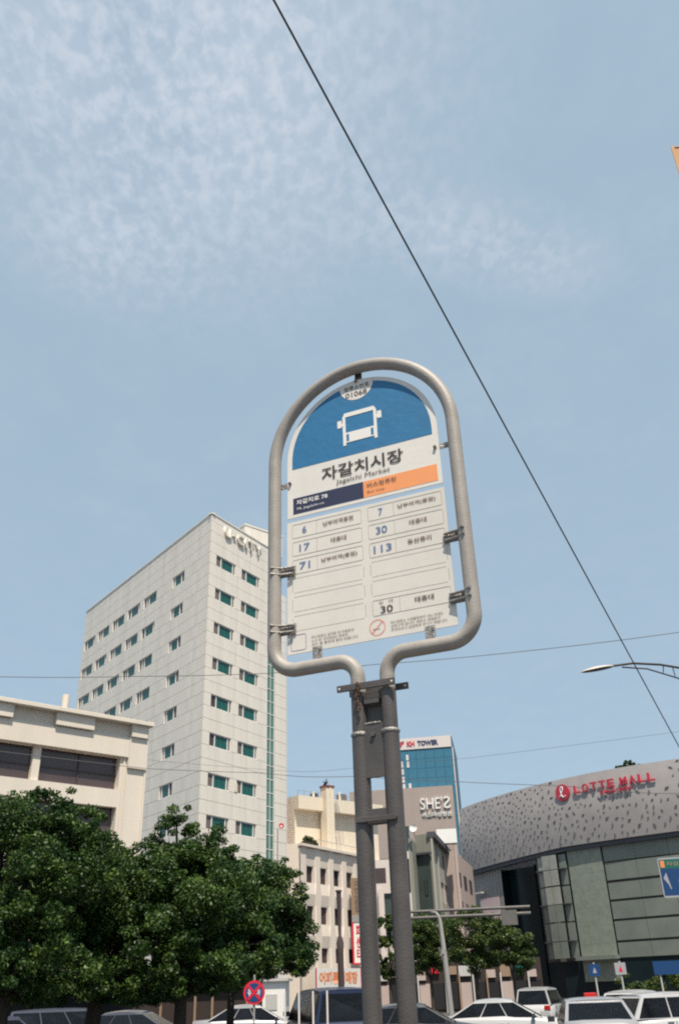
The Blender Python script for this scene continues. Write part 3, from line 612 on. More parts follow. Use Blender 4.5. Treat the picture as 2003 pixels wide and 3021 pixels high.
# shops on its ground floor
for k in range(7):
    xa = -2.0 - k * 3.1
    p = part('shop_window', MB().box(xa - 2.7, xa, -.06, -.01, .5, 2.9), M['dark'], cb); part('frame', MB().box(xa - 2.75, xa + .05, -.10, -.06, 2.9, 3.02).box(xa - 1.4, xa - 1.32, -.10, -.06, .5, 2.9).box(xa - 2.8, xa - 2.7, -.10, -.02, 0, 3).box(xa - .0, xa + .1, -.10, -.02, 0, 3), M['shopbrown'], p)
part('shop_fascia', MB().box(X0, -.6, -.5, -.002, 3.1, 4.2), M['shopbrown'], cb)
part('awning', MB().prism([(X0 + 1, 2.9), (-1.5, 2.9), (-1.5, 3.08), (X0 + 1, 3.08)], -1.6, -.502), M['shopbrown'], cb)
x, y = polar(-18.2, 62)
t = thing('chimney_pipe', 'pale rooftop flue rising behind the cream building', 'chimney', x, y, 90, 0)
part('flue', MB().tube([(0, 0, 0), (0, 0, 20.3)], .26, 14), M['beige2'], t); part('collar', MB().tube([(0, 0, 18.9), (0, 0, 19.2)], .34, 14), M['grey'], t)

# ------------------------------------------------------------------ centre plaster building
mbd = thing('plaster_building', 'pale plaster market building with dark narrow windows between bulging piers', 'building', -4.83, 84.86, 30)
wins = [(1.25, 2.4), (3.62, 4.78), (6.02, 7.18), (8.4, 9.55)]; rows = [(10.5, 11.9), (7.1, 8.55), (3.95, 5.15)]
hol = [(a, b, c_, d_) for a, b in wins for c_, d_ in rows]
mb = MB(); holed_wall(mb, 0, 11.6, -.02, 13.7, hol, 0, .3); mb.quad((11.6, 0, -.02), (11.6, 10, -.02), (11.6, 10, 13.7), (11.6, 0, 13.7)); mb.quad((-6, 10.4, 0), (0, 0, 0), (0, 0, 13.7), (-6, 10.4, 13.7)); mb.quad((0, 0, 13.7), (11.6, 0, 13.7), (11.6, 10, 13.7), (-5, 10.4, 13.7))
part('wall', mb, M['beige2'], mbd)
for i, (a, b) in enumerate(wins):
    for c_, d_ in rows:
        o = part('window', MB().box(a, a + .05, .2, .28, c_, d_).box(b - .05, b, .2, .28, c_, d_).box(a + .05, b - .05, .2, .28, c_, c_ + .05).box(a + .05, b - .05, .2, .28, d_ - .05, d_).box((a + b) / 2 - .02, (a + b) / 2 + .02, .2, .26, c_ + .05, d_ - .05), M['brownframe'], mbd)
        part('pane', MB().box(a + .04, b - .04, .25, .27, c_ + .04, d_ - .04), M['gdark'] if (i + int(c_)) % 3 else M['dark'], o)
    for zb_, zt_ in ((8.6, 10.45), (5.2, 7.05), (11.95, 13.5)):
        zm = (zb_ + zt_) / 2 if zb_ < 11 else zt_ - .1; e = .14
        part('spandrel', MB().add([(a - .12, -.01, zb_), (b + .12, -.01, zb_), (b + .12, -e, zm), (a - .12, -e, zm), (a - .12, -.01, zt_), (b + .12, -.01, zt_)], [(0, 1, 2, 3), (3, 2, 5, 4), (0, 3, 4), (1, 5, 2)]), M['beige2'], mbd)
for xc in (.55, 3.0, 5.4, 7.8, 10.1):
    p_ = MB()
    for zb_, zt_, wa, wb in ((3.4, 5.2, .45, .45), (5.2, 6.1, .45, .62), (6.1, 7.1, .62, .45), (7.1, 8.6, .45, .45), (8.6, 9.5, .45, .62), (9.5, 10.5, .62, .45), (10.5, 11.9, .45, .45), (11.9, 13.6, .45, .62)):
        p_.add([(xc - wa, -.02, zb_), (xc + wa, -.02, zb_), (xc + wa - .12, -.17, zb_), (xc - wa + .12, -.17, zb_), (xc - wb, -.02, zt_), (xc + wb, -.02, zt_), (xc + wb - .12, -.17, zt_), (xc - wb + .12, -.17, zt_)], [(3, 2, 6, 7), (0, 3, 7, 4), (2, 1, 5, 6)])
    part('pier', p_, M['beige2'], mbd)
part('parapet', MB().box(-.1, 11.7, -.42, .0, 13.5, 13.72), M['beige2'], mbd)
part('downpipe', MB().tube([(.02, -.12, .2), (.02, -.12, 13.6)], .07, 8), M['grey'], mbd)
rl = MB().tube([(3.0, -.2, 14.35), (11.5, -.2, 14.35)], .03, 6)
for k in range(18): rl.tube([(3.1 + k * .48, -.2, 13.7), (3.1 + k * .48, -.2, 14.35)], .022, 5)
part('roof_railing', rl, M['lgrey'], mbd)
sb = part('shop_banner', MB().box(.7, 8.5, -1.2, -1.0, 1.95, 3.5), M['pwhite'], mbd, label='white banner with orange lettering over the shop')
part('banner_edge', MB().box(.62, .74, -1.24, -1.2, 1.9, 3.55).box(8.4, 8.56, -1.24, -1.2, 1.9, 3.55), M['sred'], sb)
lettering('어패류직매장', 6.6, 1.0, M['sorange'], sb, 1.2, -1.215, 2.25, bold=.04)
t = thing('roof_planter', 'dark planter with shrubs on the edge of the plaster building roof', 'planter', *(Vector((-4.83, 84.86)) + 2.2 * Vector((.5, .866))), 30, 13.7)
part('trough', MB().box(-1.0, 1.0, -.1, .5, 0.01, .35), M['shopbrown'], t)
me, c = crown_mesh('foliage', [(-.5, .2, .55, .5, .3, .25), (.4, .2, .5, .5, .3, .2)], 1500, .07, M['leaf2'], 5); part('foliage', me, None, t)
for nm, lab, x0, z0, z1, mm, tm, txt in (('projecting_sign', 'tall tan projecting sign with dark vertical lettering above the red one', 8.5, 8.0, 11.3, 'shoptan', 'pbrown', '자\n연\n산\n횟\n집'), ('projecting_sign', 'tall red framed white projecting sign hanging below the tan one', 8.55, 3.9, 7.45, 'pwhite', 'sred', '회\n센\n타')):
    o = Vector((-4.83, 84.86)) + (x0 - .05) * Vector((.5, .866)) - 1.1 * Vector((-.866, .5))
    t = thing(nm, lab, 'sign', o.x, o.y, 96, z0)
    hh = z1 - z0
    bx = part('sign_box', MB().box(-.55, .55, -.12, .12, 0, hh), M[mm], t)
    lettering(txt, .5, hh * .84, M[tm], bx, -.25, -.135, hh * .08, bold=.03)
    if mm == 'pwhite': part('edge', MB().box(-.62, -.46, -.15, .15, -.05, hh + .05).box(.46, .62, -.15, .15, -.05, hh + .05).box(-.46, .46, -.15, .15, -.06, .06).box(-.46, .46, -.15, .15, hh - .06, hh + .06), M['sred'], bx)
    else: part('cap', MB().box(-.56, .56, -.13, .13, -.6, 0), M['grey'], bx)
    part('bracket', MB().tube([(-.2, 0, .5), (-.2, 1.2, .5)], .05, 6).tube([(-.2, 0, hh - .5), (-.2, 1.2, hh - .5)], .05, 6), M['brownframe'], t)
# roof block behind, on its own storey
S_ = 90 / 85; ox, oy = polar(math.degrees(math.atan2(-4.83, 84.86)) - .05, 90)
def RZ(z): return 1.75 + (z - 1.75) * S_
rb = thing('rooftop_hall', 'yellow cream hall rising behind the plaster building roof with overhanging top band', 'building', ox, oy, 50)
part('wall', MB().box(.1, 11, .6, 8, 10, RZ(17.9)), M['cream_roof'], rb)
part('roof_band', MB().box(0, 11.2, -.15, 8.2, RZ(16.8), RZ(18.0)), M['cream_roof'], rb)
part('wall', MB().add([(0.05, .55, 10), (-4, 6, 10), (-4, 6, RZ(17.6)), (.05, .55, RZ(17.6))], [(0, 1, 2, 3), (3, 2, 1, 0)]), M['beige2'], rb, label='shaded side wall')
part('vent_duct', MB().tube([(-.9, 1.2, RZ(14)), (-.9, 1.2, RZ(17.2))], .13, 8), M['brownframe'], rb)
ck = part('chimney', MB().box(3.05, 4.05, -.75, .2, 10, RZ(18.95)), M['cream_roof'], rb)
part('chimney_rib', MB().box(3.5, 3.68, -.83, -.75, 10, RZ(18.9)), M['cream_roof'], ck); part('chimney_cap', MB().box(2.98, 4.12, -.82, .25, RZ(18.95), RZ(19.12)), M['redcap'], ck)
part('roof_unit', MB().box(2.45, 3.0, .5, 1.2, RZ(18.0), RZ(18.5)), M['dark'], rb); part('roof_unit', MB().box(5.95, 6.75, .5, 1.2, RZ(18.0), RZ(18.75)), M['gscreen'], rb)
part('white_post', MB().box(5.65, 5.78, .3, .45, RZ(18), RZ(18.9)).box(2.2, 2.38, .3, .45, RZ(18), RZ(18.6)), M['wframe'], rb)
rl = MB()
for k in range(10): rl.tube([(.1 + k * .8, .1, RZ(17.9)), (.1 + k * .8, .1, RZ(18.5))], .03, 5)
for k in range(4): rl.tube([(-.3 - k * .8, .9 + k * 1.1, RZ(17.5)), (-.3 - k * .8, .9 + k * 1.1, RZ(18.1))], .03, 5)
rl.tube([(.1, .1, RZ(18.48)), (7.4, .1, RZ(18.48))], .018, 5); part('roof_railing', rl, M['grey'], rb)
cbm = MB()
for k in range(4): cbm.tube([(4.1 + k * .22, -.3, RZ(17.9)), (4.5 + k * .25 + .1 * (k % 2), -.25, RZ(16.2)), (4.7 + k * .3, -.2, RZ(13.9))], .025, 5)
part('hanging_cable', cbm, M['grey'], rb)
t = thing('rooftop_bird', 'dark bird with a raised wing perched on the red capped chimney', 'bird', *(Vector((ox, oy)) + 3.55 * Vector((math.sin(R(50)), math.cos(R(50))))), 95, RZ(19.13))
bd_ = MB(); bd_.tube([(-.22, 0, .12), (-.12, 0, .2), (0, 0, .26), (.12, 0, .34), (.19, 0, .42), (.26, 0, .43), (.33, 0, .41)], [.02, .09, .13, .11, .07, .06, .01], 10)
bd_.add([(-.02, -.05, .3), (.1, -.05, .34), (.24, -.18, .78), (.1, -.16, .66)], [(0, 1, 2, 3), (3, 2, 1, 0)]); bd_.add([(-.05, .05, .3), (.08, .05, .34), (-.2, .2, .62), (-.24, .16, .5)], [(0, 1, 2, 3), (3, 2, 1, 0)])
bd_.tube([(0, -.04, .2), (0, -.04, 0)], .015, 5).tube([(0, .04, .2), (0, .04, 0)], .015, 5); part('body', bd_, M['dark'], t)
x, y = polar(-4.33, 72); t = thing('red_round_sign', 'small red and white round shop sign on a thin post beside the white tower', 'sign', x, y, 90, 0)
part('disc', MB().cyl((0, 0, zel(9.05, 72)), (0, 1, 0), .2, .1, 20), M['ktext1'], t); part('post', MB().tube([(-.3, .1, 0), (-.3, .1, zel(8.9, 72))], .05, 6), M['grey'], t)
part('symbol', MB().box(-.08, .08, -.07, -.052, zel(9.05, 72) - .12, zel(9.05, 72) + .02), M['pwhite'], t)

# ------------------------------------------------------------------ blue glass tower and taupe block
kh = thing('blue_glass_tower', 'distant tower with blue curtain glass under a white name band', 'building', 17.11, 149.02, 99)
part('wall', MB().box(-10.5, .5, .35, 16, -.02, 39.2), M['khline'], kh)
part('name_band', MB().box(-10.5, .35, -.05, .34, 37.35, 39.25), M['kwhite'], kh)
for k in range(12):
    for j in range(7):
        x0 = -10.4 + j * 1.557
        part('glass_panel', panel(1.55, 1.6, 'khglass', .25), None, kh, loc=(x0, .1, 37.3 - 1.6 * (k + 1)))
for x0, z0, h_ in ((-7.45, 35.55, .95), (-7.4, 34.35, 1.0), (-7.3, 30.9, .85), (-8.45, 34.4, 1.0), (-8.4, 33.2, 1.0), (-8.35, 31.9, 1.0), (-8.3, 30.8, .9)):
    part('white_window', MB().box(x0, x0 + .42, .02, .12, z0, z0 + h_), M['kwhite'], kh)
part('corner_post', MB().box(.42, .58, .0, .3, -.02, 37.3), M['kwhite'], kh)
lettering('KH', 1.3, .85, M['ktext1'], kh, -7.15, -.06, 37.85, bold=.04, depth=.08)
lettering('TOWER', 3.5, .85, M['ktext2'], kh, -5.35, -.06, 37.85, bold=.04, depth=.08)
part('emblem', MB().prism([(-8.6, 37.9), (-8.1, 37.9), (-7.8, 38.5), (-8.2, 38.75), (-8.6, 38.4)], -.12, -.051), M['ktext1'], kh)
part('emblem', MB().prism([(-8.0, 38.55), (-7.7, 38.3), (-7.62, 38.75), (-7.95, 38.8)], -.12, -.051), M['ktext2'], kh)
sh = thing('taupe_block', 'windowless taupe clinic block with white raised letters below the blue glass', 'building', 17.11 + .156, 149.02 - .99, 99)
part('wall', MB().box(-17.5, -.35, -.3, .9, 20, 30.75), M['taupe'], sh)
part('wall', MB().box(-17.5, .1, .0, .9, -.02, 20), M['taupe'], sh)
lettering("SHE'", 3.55, 1.85, M['swhite'], sh, -5.8, -.31, 27.15, bold=.0, depth=.3)
mm_ = text_mesh('S', 1.05, 1.85, .3, 0.0)
for v in mm_.vertices: v.co.x = 1.05 - v.co.x
mm_.flip_normals(); mm_.materials.clear(); mm_.materials.append(M['swhite']); part('lettering', mm_, None, sh, (-2.0, -.31, 27.15), label='mirrored last letter S')
lettering('쉬즈여성병원', 4.8, .75, M['swhite'], sh, -5.65, -.31, 25.95, depth=.2, bold=.01)
for k in range(5): part('window', MB().box(-16.6, -15.2, -.34, -.302, 22 + k * 1.6 - 4, 23 + k * 1.6 - 4), M['khglass'], sh)

# ------------------------------------------------------------------ olive building and neighbours
ol = thing('olive_building', 'olive grey corner building with dark eave and slit windows right of the poles', 'building', 8.05, 94.66, 12)
holes = [(9.0, 11.1, 13.4, 14.7), (12.9, 14.9, 13.4, 14.7)]
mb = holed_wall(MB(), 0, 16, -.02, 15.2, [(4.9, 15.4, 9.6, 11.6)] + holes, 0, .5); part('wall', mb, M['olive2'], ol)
part('eave', MB().box(-.15, 16.2, -.5, .3, 15.2, 15.75), M['mtrim'], ol)
for h_ in holes: part('window', MB().box(h_[0], h_[1], .3, .35, h_[2], h_[3]), M['gdark'], ol)
lv = part('louvre_recess', MB().box(4.9, 15.4, .45, .5, 9.6, 11.6), M['gdark'], ol)
for k in range(14): part('louvre_fin', MB().box(5.1 + k * .75, 5.4 + k * .75, .1, .44, 9.62, 11.58), M['olive2'], lv)
part('pilaster', MB().box(-.1, .35, -.25, -.01, -.02, 15.2).box(4.2, 4.5, -.2, -.01, -.02, 15.2), M['olive2'], ol)
RR = R(12 - 120)
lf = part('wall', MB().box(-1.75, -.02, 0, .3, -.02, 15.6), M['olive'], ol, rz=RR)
part('curtain_wall', MB().box(-1.7, -.15, -.12, -.01, 3, 13.6), M['curtain'], ol, rz=RR)
part('window', MB().box(-.95, -.88, -.16, -.12, 9.8, 11.2).box(-.65, -.58, -.16, -.12, 9.8, 11.2).box(-.95, -.58, -.16, -.12, 9.75, 9.85), M['dark'], ol, rz=RR)
part('canopy', MB().box(-1.75, .1, -.5, -.13, 13.6, 13.8), M['mtrim'], ol, rz=RR)
x, y = polar(3.55, 92)
t = thing('narrow_white_annex', 'narrow off white annex squeezed between the twin poles and the olive building', 'building', x, y, 100)
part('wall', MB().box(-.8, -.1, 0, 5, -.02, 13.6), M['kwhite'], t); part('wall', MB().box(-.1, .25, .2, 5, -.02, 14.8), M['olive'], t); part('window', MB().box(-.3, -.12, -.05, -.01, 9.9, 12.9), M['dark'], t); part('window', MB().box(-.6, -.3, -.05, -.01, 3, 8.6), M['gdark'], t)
part('rooftop_unit', MB().box(-.6, .0, .3, .9, 13.6, 16.0), M['curtain'], t)
x, y = polar(3.9, 91.5); t = thing('satellite_dish', 'small white dish on the annex roof catching the sun', 'antenna', x, y, 110, 14.3)
d_ = MB(); d_.tube([(0, 0, 1.35), (0, -.06, 1.37), (0, -.13, 1.38)], [.05, .28, .38], 16, caps=False); part('dish', d_, M['swhite'], t); part('mast', MB().tube([(0, .05, 0), (0, .05, 1.35)], .04, 6), M['grey'], t)
x, y = polar(1.9, 96)
t = thing('grey_office', 'pale grey office seen in the gap between the twin sign poles', 'building', x, y, 95)
part('wall', holed_wall(MB(), -1.6, 2.4, -.02, 13.4, [(-.1, 1.0, 5.5, 10.2)], 0, .3), M['kwhite'], t); part('wall', MB().box(-1.6, 2.4, .5, 6, -.02, 13.3), M['kwhite'], t)
part('window', MB().box(-.1, 1.0, .25, .29, 5.5, 10.2), M['curtain'], t); part('window', MB().box(-.9, 0.2, -.03, -.01, 11.2, 12.6), M['bglass'], t)
part('fin', MB().box(-.65, -.5, -.4, -.01, 4, 10.6).box(1.15, 1.3, -.4, -.01, 4, 10.6), M['kwhite'], t)
x, y = polar(6.55, 112)
t = thing('pink_building', 'pinkish walk-up building between the olive building and the mall', 'building', x, y, 14)
part('wall', MB().box(-4.5, 12, 0, .4, -.02, 15.4).box(-4.5, -4.1, .4, 6, -.02, 15.4), M['pink'], t)
for k in range(4):
    for j in range(3): part('window', MB().box(-3 + j * 5, -.6 + j * 5, -.05, -.01, 2.6 + k * 3.1, 4.1 + k * 3.1), M['gdark'], t)
x, y = polar(6.0, 104)
t = thing('white_roof_unit', 'bright white rooftop unit above the olive building eave', 'rooftop unit', x, y, 95, 0)
part('casing', MB().box(-1.3, .9, 0, 1.5, 15.8, 17.3), M['swhite'], t); part('support', MB().box(-1.2, -.9, .1, 1.4, -.02, 15.8).box(.5, .8, .1, 1.4, -.02, 15.8), M['pink'], t)

# ------------------------------------------------------------------ mall
ml = thing('mall_building', 'huge curved shopping mall with pitted grey metal crown above banded greenish glass', 'building', 15.7, 129.05, 90)
def mpath(n=60, L=48.0):
    pts = []; x = y = 0.0
    for i in range(n + 1):
        s_ = L * i / n; pts.append((s_, x, y)); d_ = R(150 - 24 * s_ / 34); x += math.sin(d_) * L / n; y += math.cos(d_) * L / n
    return pts
MP = mpath(96)
def mat_s(s_):
    i = min(max(int(s_ / 48 * 96), 0), 95); f = s_ / .5 - i; a, b = MP[i], MP[i + 1]; d_ = R(150 - 24 * s_ / 34)
    return a[1] + (b[1] - a[1]) * f, a[2] + (b[2] - a[2]) * f, d_
def mp(s_, off, z): x, y, d_ = mat_s(s_); return (x + math.cos(d_) * off, y - math.sin(d_) * off, z)      # off > 0 is inwards
def mp(s_, off, z):
    x, y, d_ = mat_s(s_); return (x + math.cos(d_) * -off * -1 * -1, y + math.sin(d_) * off, z) if False else (x - math.cos(d_) * off, y + math.sin(d_) * off, z)
def ribbon(s0, s1, z0, z1, off, th, n=None):
    n = n or max(1, int((s1 - s0) / 1.2)); b = MB(); vs = []
    for i in range(n + 1):
        s_ = s0 + (s1 - s0) * i / n; vs += [mp(s_, off, z0), mp(s_, off, z1), mp(s_, off + th, z1), mp(s_, off + th, z0)]
    fs = []
    for i in range(n):
        a = i * 4; c_ = a + 4
        fs += [(a, c_, c_ + 1, a + 1), (a + 1, c_ + 1, c_ + 2, a + 2), (a, a + 3, c_ + 3, c_)]
    fs += [(0, 1, 2, 3), (n * 4, n * 4 + 3, n * 4 + 2, n * 4 + 1)]
    return b.add(vs, fs)
def ztop(s_): return 23.7 + .65 * math.sin(math.pi * min(s_, 40) / 44) ** .8 if s_ > 0 else 23.75
def zbot(s_): return 15.45 + .85 * min(1, max(0, (s_ - 3) / 15))
sk = MB(); nS, nZ = 80, 8; vs = []
for i in range(nS + 1):
    s_ = 47.5 * i / nS
    for j in range(nZ + 1):
        f = j / nZ; vs.append(mp(s_, -.7 - .35 * math.sin(math.pi * f) + .5 * f, zbot(s_) + (ztop(s_) - zbot(s_)) * f))
fs = [(i * (nZ + 1) + j, (i + 1) * (nZ + 1) + j, (i + 1) * (nZ + 1) + j + 1, i * (nZ + 1) + j + 1) for i in range(nS) for j in range(nZ)]
sk.add(vs, fs, 0, True); rim = [vs[i * (nZ + 1) + nZ] for i in range(nS + 1)]
lo = [vs[i * (nZ + 1)] for i in range(nS + 1)]; li = [mp(47.5 * i / nS, .4, zbot(47.5 * i / nS)) for i in range(nS + 1)]; sk.add(lo + li, [(i, nS + 1 + i, nS + 2 + i, i + 1) for i in range(nS)], 1)
bk = [mp(47.5 * i / nS, 14, 22.5) for i in range(nS + 1)]; sk.add(rim + bk, [(i, i + 1, nS + 2 + i, nS + 1 + i) for i in range(nS)])
sk.add([mp(0, -.9, 15.45), mp(0, 14, 15.45), mp(0, 14, 22.5), mp(0, 0, 23.75)], [(0, 1, 2, 3), (3, 2, 1, 0)])
part('metal_crown', sk, [M['mmetal'], M['mtrim']], ml)
def on_skin(s_, f): return Vector(mp(s_, -.7 - .35 * math.sin(math.pi * f) + .5 * f, zbot(s_) + (ztop(s_) - zbot(s_)) * f)), R(150 - 24 * s_ / 34)
fl = MB(); rn = random.Random(5); placed = []
for _ in range(9000):
    if len(placed) > 460: break
    s_, f = rn.uniform(.4, 46), rn.uniform(.04, .97)
    if 17.5 < s_ < 33 and f > .62: continue
    if s_ > 14 and rn.random() < .35 and f < .9: continue
    sz = rn.uniform(.12, .28) * (1 + s_ / 60)
    if any((s_ - a) ** 2 + ((f - b) * 8.5) ** 2 < (sz + c_) ** 2 * 2.0 for a, b, c_ in placed): continue
    placed.append((s_, f, sz)); P, d_ = on_skin(s_, f); T = Vector((math.sin(d_), math.cos(d_), 0)); O = Vector((math.cos(d_), -math.sin(d_), 0)); U = Vector((0, 0, 1))
    an = rn.choice((R(35), R(-50), R(80))) + rn.uniform(-.3, .3); a_ = T * math.cos(an) + U * math.sin(an); b_ = U * math.cos(an) - T * math.sin(an)
    fl.add([P + O * .02 - a_ * sz, P + O * .03 - b_ * sz * .5, P + O * .02 + a_ * sz, P + O * .03 + b_ * sz * .22], [(0, 1, 2, 3)], 0)
    fl.add([P + O * .04 - a_ * sz, P + O * .05 + a_ * sz, P + O * (.16 * sz + .05) + b_ * sz * .45], [(0, 1, 2), (2, 1, 0)], 1)
o = part('skin_flaps', fl, [M['mflap'], M['mflap2']], ml); o['kind'] = 'stuff'
ut = MB(); vv = []
for i in range(61): s_ = 47 * i / 60; vv += [mp(s_, -.5, zbot(s_) - .5), mp(s_, -.5, zbot(s_) - .02), mp(s_, .3, zbot(s_) - .5)]
ut.add(vv, [(i * 3, i * 3 + 3, i * 3 + 4, i * 3 + 1) for i in range(60)] + [(i * 3, i * 3 + 2, i * 3 + 5, i * 3 + 3) for i in range(60)]); part('under_trim', ut, M['mtrim'], ml)
for k in range(12): part('ribbed_panel', ribbon(.1 + k * .57, .1 + k * .57 + .5, -.02, 14.95, .0, .25, 1), M['mrib'], ml)
part('poster', ribbon(2.3, 6.0, 8.6, 11.8, -.1, .08), M['poster'], ml)
part('lamp_blade', ribbon(2.2, 3.6, 12.4, 12.6, -.9, .5, 1), M['lampshell'], ml)
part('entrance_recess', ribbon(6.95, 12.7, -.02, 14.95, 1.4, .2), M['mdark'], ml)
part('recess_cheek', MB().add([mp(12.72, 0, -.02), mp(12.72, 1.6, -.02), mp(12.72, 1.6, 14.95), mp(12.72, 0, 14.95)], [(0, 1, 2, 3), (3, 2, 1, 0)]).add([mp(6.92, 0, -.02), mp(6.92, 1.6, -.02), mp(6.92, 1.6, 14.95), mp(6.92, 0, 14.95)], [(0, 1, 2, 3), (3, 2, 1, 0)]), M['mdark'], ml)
part('core_wall', ribbon(12.75, 47, -.02, 16.2, .36, .3), M['mband'], ml)
zz = [15.6, 13.9, 12.0, 10.0, 8.0, 6.0, 4.1]
for i in range(6):
    for j in range(4):
        s0 = 13.6 + j * 1.08
        part('bay_pane', ribbon(s0 + .03, s0 + 1.05, zz[i + 1] + (.12 if i % 2 else .04), zz[i] - .04, -.95 + .55 * abs(j - 1.5) ** 1.3 / 1.5, .1, 1), M['mlight'] if (j + 1) % 4 and i not in (3, 4, 5) else M['mglass'], ml)
    if i % 2 == 0: part('bay_ledge', ribbon(13.5, 17.9, zz[i + 1] - .05, zz[i + 1] + .07, -.75, .5), M['mtrim'], ml)
for i in range(7):
    for j in range(3): part('mesh_panel', ribbon(18.1 + j * 1.56, 18.1 + j * 1.56 + 1.54, 15.0 - 1.9 * (i + 1) + .01, 15.0 - 1.9 * i + (1.0 if i == 0 else 0), -.15, .12, 1), M['mglass2'], ml)
for i, (z0, z1) in enumerate(((14.1, 16.0), (12.05, 13.95), (10.0, 11.75), (7.95, 9.75), (5.75, 7.7), (4.0, 5.5))):
    for j in range(6): part('band_panel', ribbon(22.95 + j * 4, 22.95 + j * 4 + 3.96, z0, z1, -.02, .2, 3), M['mglass'], ml)
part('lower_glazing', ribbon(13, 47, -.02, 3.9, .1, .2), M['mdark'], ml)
part('entrance_canopy', ribbon(18, 23, 3.9, 4.3, -1.2, 1.1), M['mglass'], ml)
# sign on the crown
def on_mall_text(body, s0, s1, f0, h_, m, bold, name='sign_letter'):
    n = len(body.replace(' ', '')); tot = sum(.45 if c_ == ' ' else 1 for c_ in body); s_ = s0; st = (s1 - s0) / tot
    for c_ in body:
        if c_ == ' ': s_ += st * .45; continue
        P, d_ = on_skin(s_, f0)
        lettering(c_, st * .78, h_, m, ml, P.x, P.y, P.z, depth=.2, bold=bold, name=name, rz=math.pi / 2 - d_).location = P + Vector((math.cos(d_), -math.sin(d_), 0)) * .12
        s_ += st
on_mall_text('LOTTE MALL', 20.9, 31.6, .725, .95, M['mred'], .03)
on_mall_text('GWANGBOK', 24.4, 28.5, .645, .40, M['mred'], .01)
P, d_ = on_skin(19.2, .78)
e = part('round_emblem', MB().cyl((0, 0, 0), (0, 1, 0), 1.0, .25, 32), M['mred'], ml, loc=P + Vector((math.cos(d_), -math.sin(d_), 0)) * .2, rz=math.pi / 2 - d_)
lp = [(-.38 + .0, -.16, -.5), (-.15, -.16, -.2), (.12, -.16, .3), (.12, -.16, .62), (-.08, -.16, .68), (-.22, -.16, .45), (-.2, -.16, .0), (-.08, -.16, -.45), (.15, -.16, -.62), (.42, -.16, -.45)]
part('emblem_loop', MB().tube(lp, .07, 8), M['swhite'], e)
x, y, d_ = mat_s(27.4); t = thing('roof_shrub', 'dark green shrub on the mall roof edge above the sign', 'shrub', 15.7 + x, 129.05 + y - .5, 90, ztop(27.4))
t.location = Vector((15.7, 129.05, 0)) + Vector(mp(27.4, 1.2, ztop(27.4) - .1))
me, c = crown_mesh('foliage', [(-.9, 0, .4, .7, .5, .4), (.1, 0, .6, .8, .5, .5), (1.0, 0, .5, .6, .5, .4)], 2600, .11, M['leaf'], 8); part('foliage', me, None, t); part('stem', MB().tube([(-.8, 0, -.3), (-.8, 0, .4)], .05, 5).tube([(.2, 0, -.3), (.2, 0, .5)], .05, 5).tube([(1, 0, -.3), (1, 0, .4)], .05, 5), M['bark'], t)

# ------------------------------------------------------------------ street furniture
def P3(az, el, D): return Vector((D * math.sin(R(az)), D * math.cos(R(az)), 1.75 + D * math.tan(R(el))))
H = P3(16.5, 17.25, 24.6)
t = thing('street_lamp', 'slim street lamp with curved twin arms reaching in from the right edge', 'street lamp', 10.25, 24.2, 90)
T0 = Vector((10.25, 24.2, 0))
a1 = [P3(17.4, 17.3, 24.7) - T0, P3(18.8, 17.3, 25.0) - T0, P3(20.4, 17.0, 25.4) - T0, P3(21.8, 16.55, 25.9) - T0, Vector((0, 0, 9.15)), Vector((.1, 0, 8.9))]
a2 = [P3(18.1, 17.15, 24.9) - T0, P3(19.6, 16.85, 25.2) - T0, P3(21.3, 16.05, 25.8) - T0, Vector((0, 0, 8.6))]
part('arm', MB().tube(a1, .032, 10), M['lamp'], t); part('arm', MB().tube(a2, .022, 8), M['lamp'], t)
part('arm_brace', MB().tube([P3(20.6, 16.95, 25.4) - T0, P3(20.5, 16.5, 25.5) - T0], .014, 6), M['lamp'], t)
part('arm_brace', MB().tube([P3(21.1, 16.8, 25.6) - T0, P3(21.15, 16.2, 25.7) - T0], .014, 6), M['lamp'], t)
part('pole', MB().tube([(0, 0, -.02), (0, 0, 3), (0, 0, 9.15)], [.11, .09, .055], 14), M['lamp'], t)
hd = P3(17.5, 17.25, 24.7) - T0; tip = P3(15.5, 17.15, 24.3) - T0
ax = (tip - hd); hb = MB(); nseg = 10
for sgn, mi in ((1, 0), (-1, 1)):
    vs = []; fs = []
    for i in range(nseg + 1):
        f = i / nseg; c_ = hd + ax * f; wv = .17 * math.sin(math.pi * min(1, .12 + f * .86)) ** .6 if i < nseg else .01; hh = (.085 if sgn > 0 else .03) * math.sin(math.pi * min(1, .1 + f * .88)) ** .7
        sd_ = Vector((ax.y, -ax.x, 0)).normalized()
        for k in range(7):
            a = math.pi * k / 6; vs.append(c_ + sd_ * math.cos(a) * wv + Vector((0, 0, sgn * math.sin(a) * hh)))
    fs = [(i * 7 + k, i * 7 + k + 1, (i + 1) * 7 + k + 1, (i + 1) * 7 + k) for i in range(nseg) for k in range(6)]
    if sgn > 0: part('lamp_shell', MB().add(vs, fs, 0, True), M['lampshell'], t)
    else: part('lamp_glass', MB().add(vs, fs, 0, True), M['lamp'], t)
# banner at the right edge
B = P3(30.2, 46.6, 6.0)
t = thing('street_banner', 'tan orange banner edge hanging high at the right edge of the frame', 'banner', B.x + .72, B.y, 90)
part('cloth', MB().box(-.75, -.08, 0, .006, B.z - 1.2, B.z), M['banner'], t); part('pole', MB().tube([(0, 0, 0), (0, 0, B.z + .15)], .05, 12), M['lamp'], t)
part('crossarm', MB().tube([(-.72, .005, B.z - .02), (.02, .005, B.z - .02)], .011, 8), M['lamp'], t)
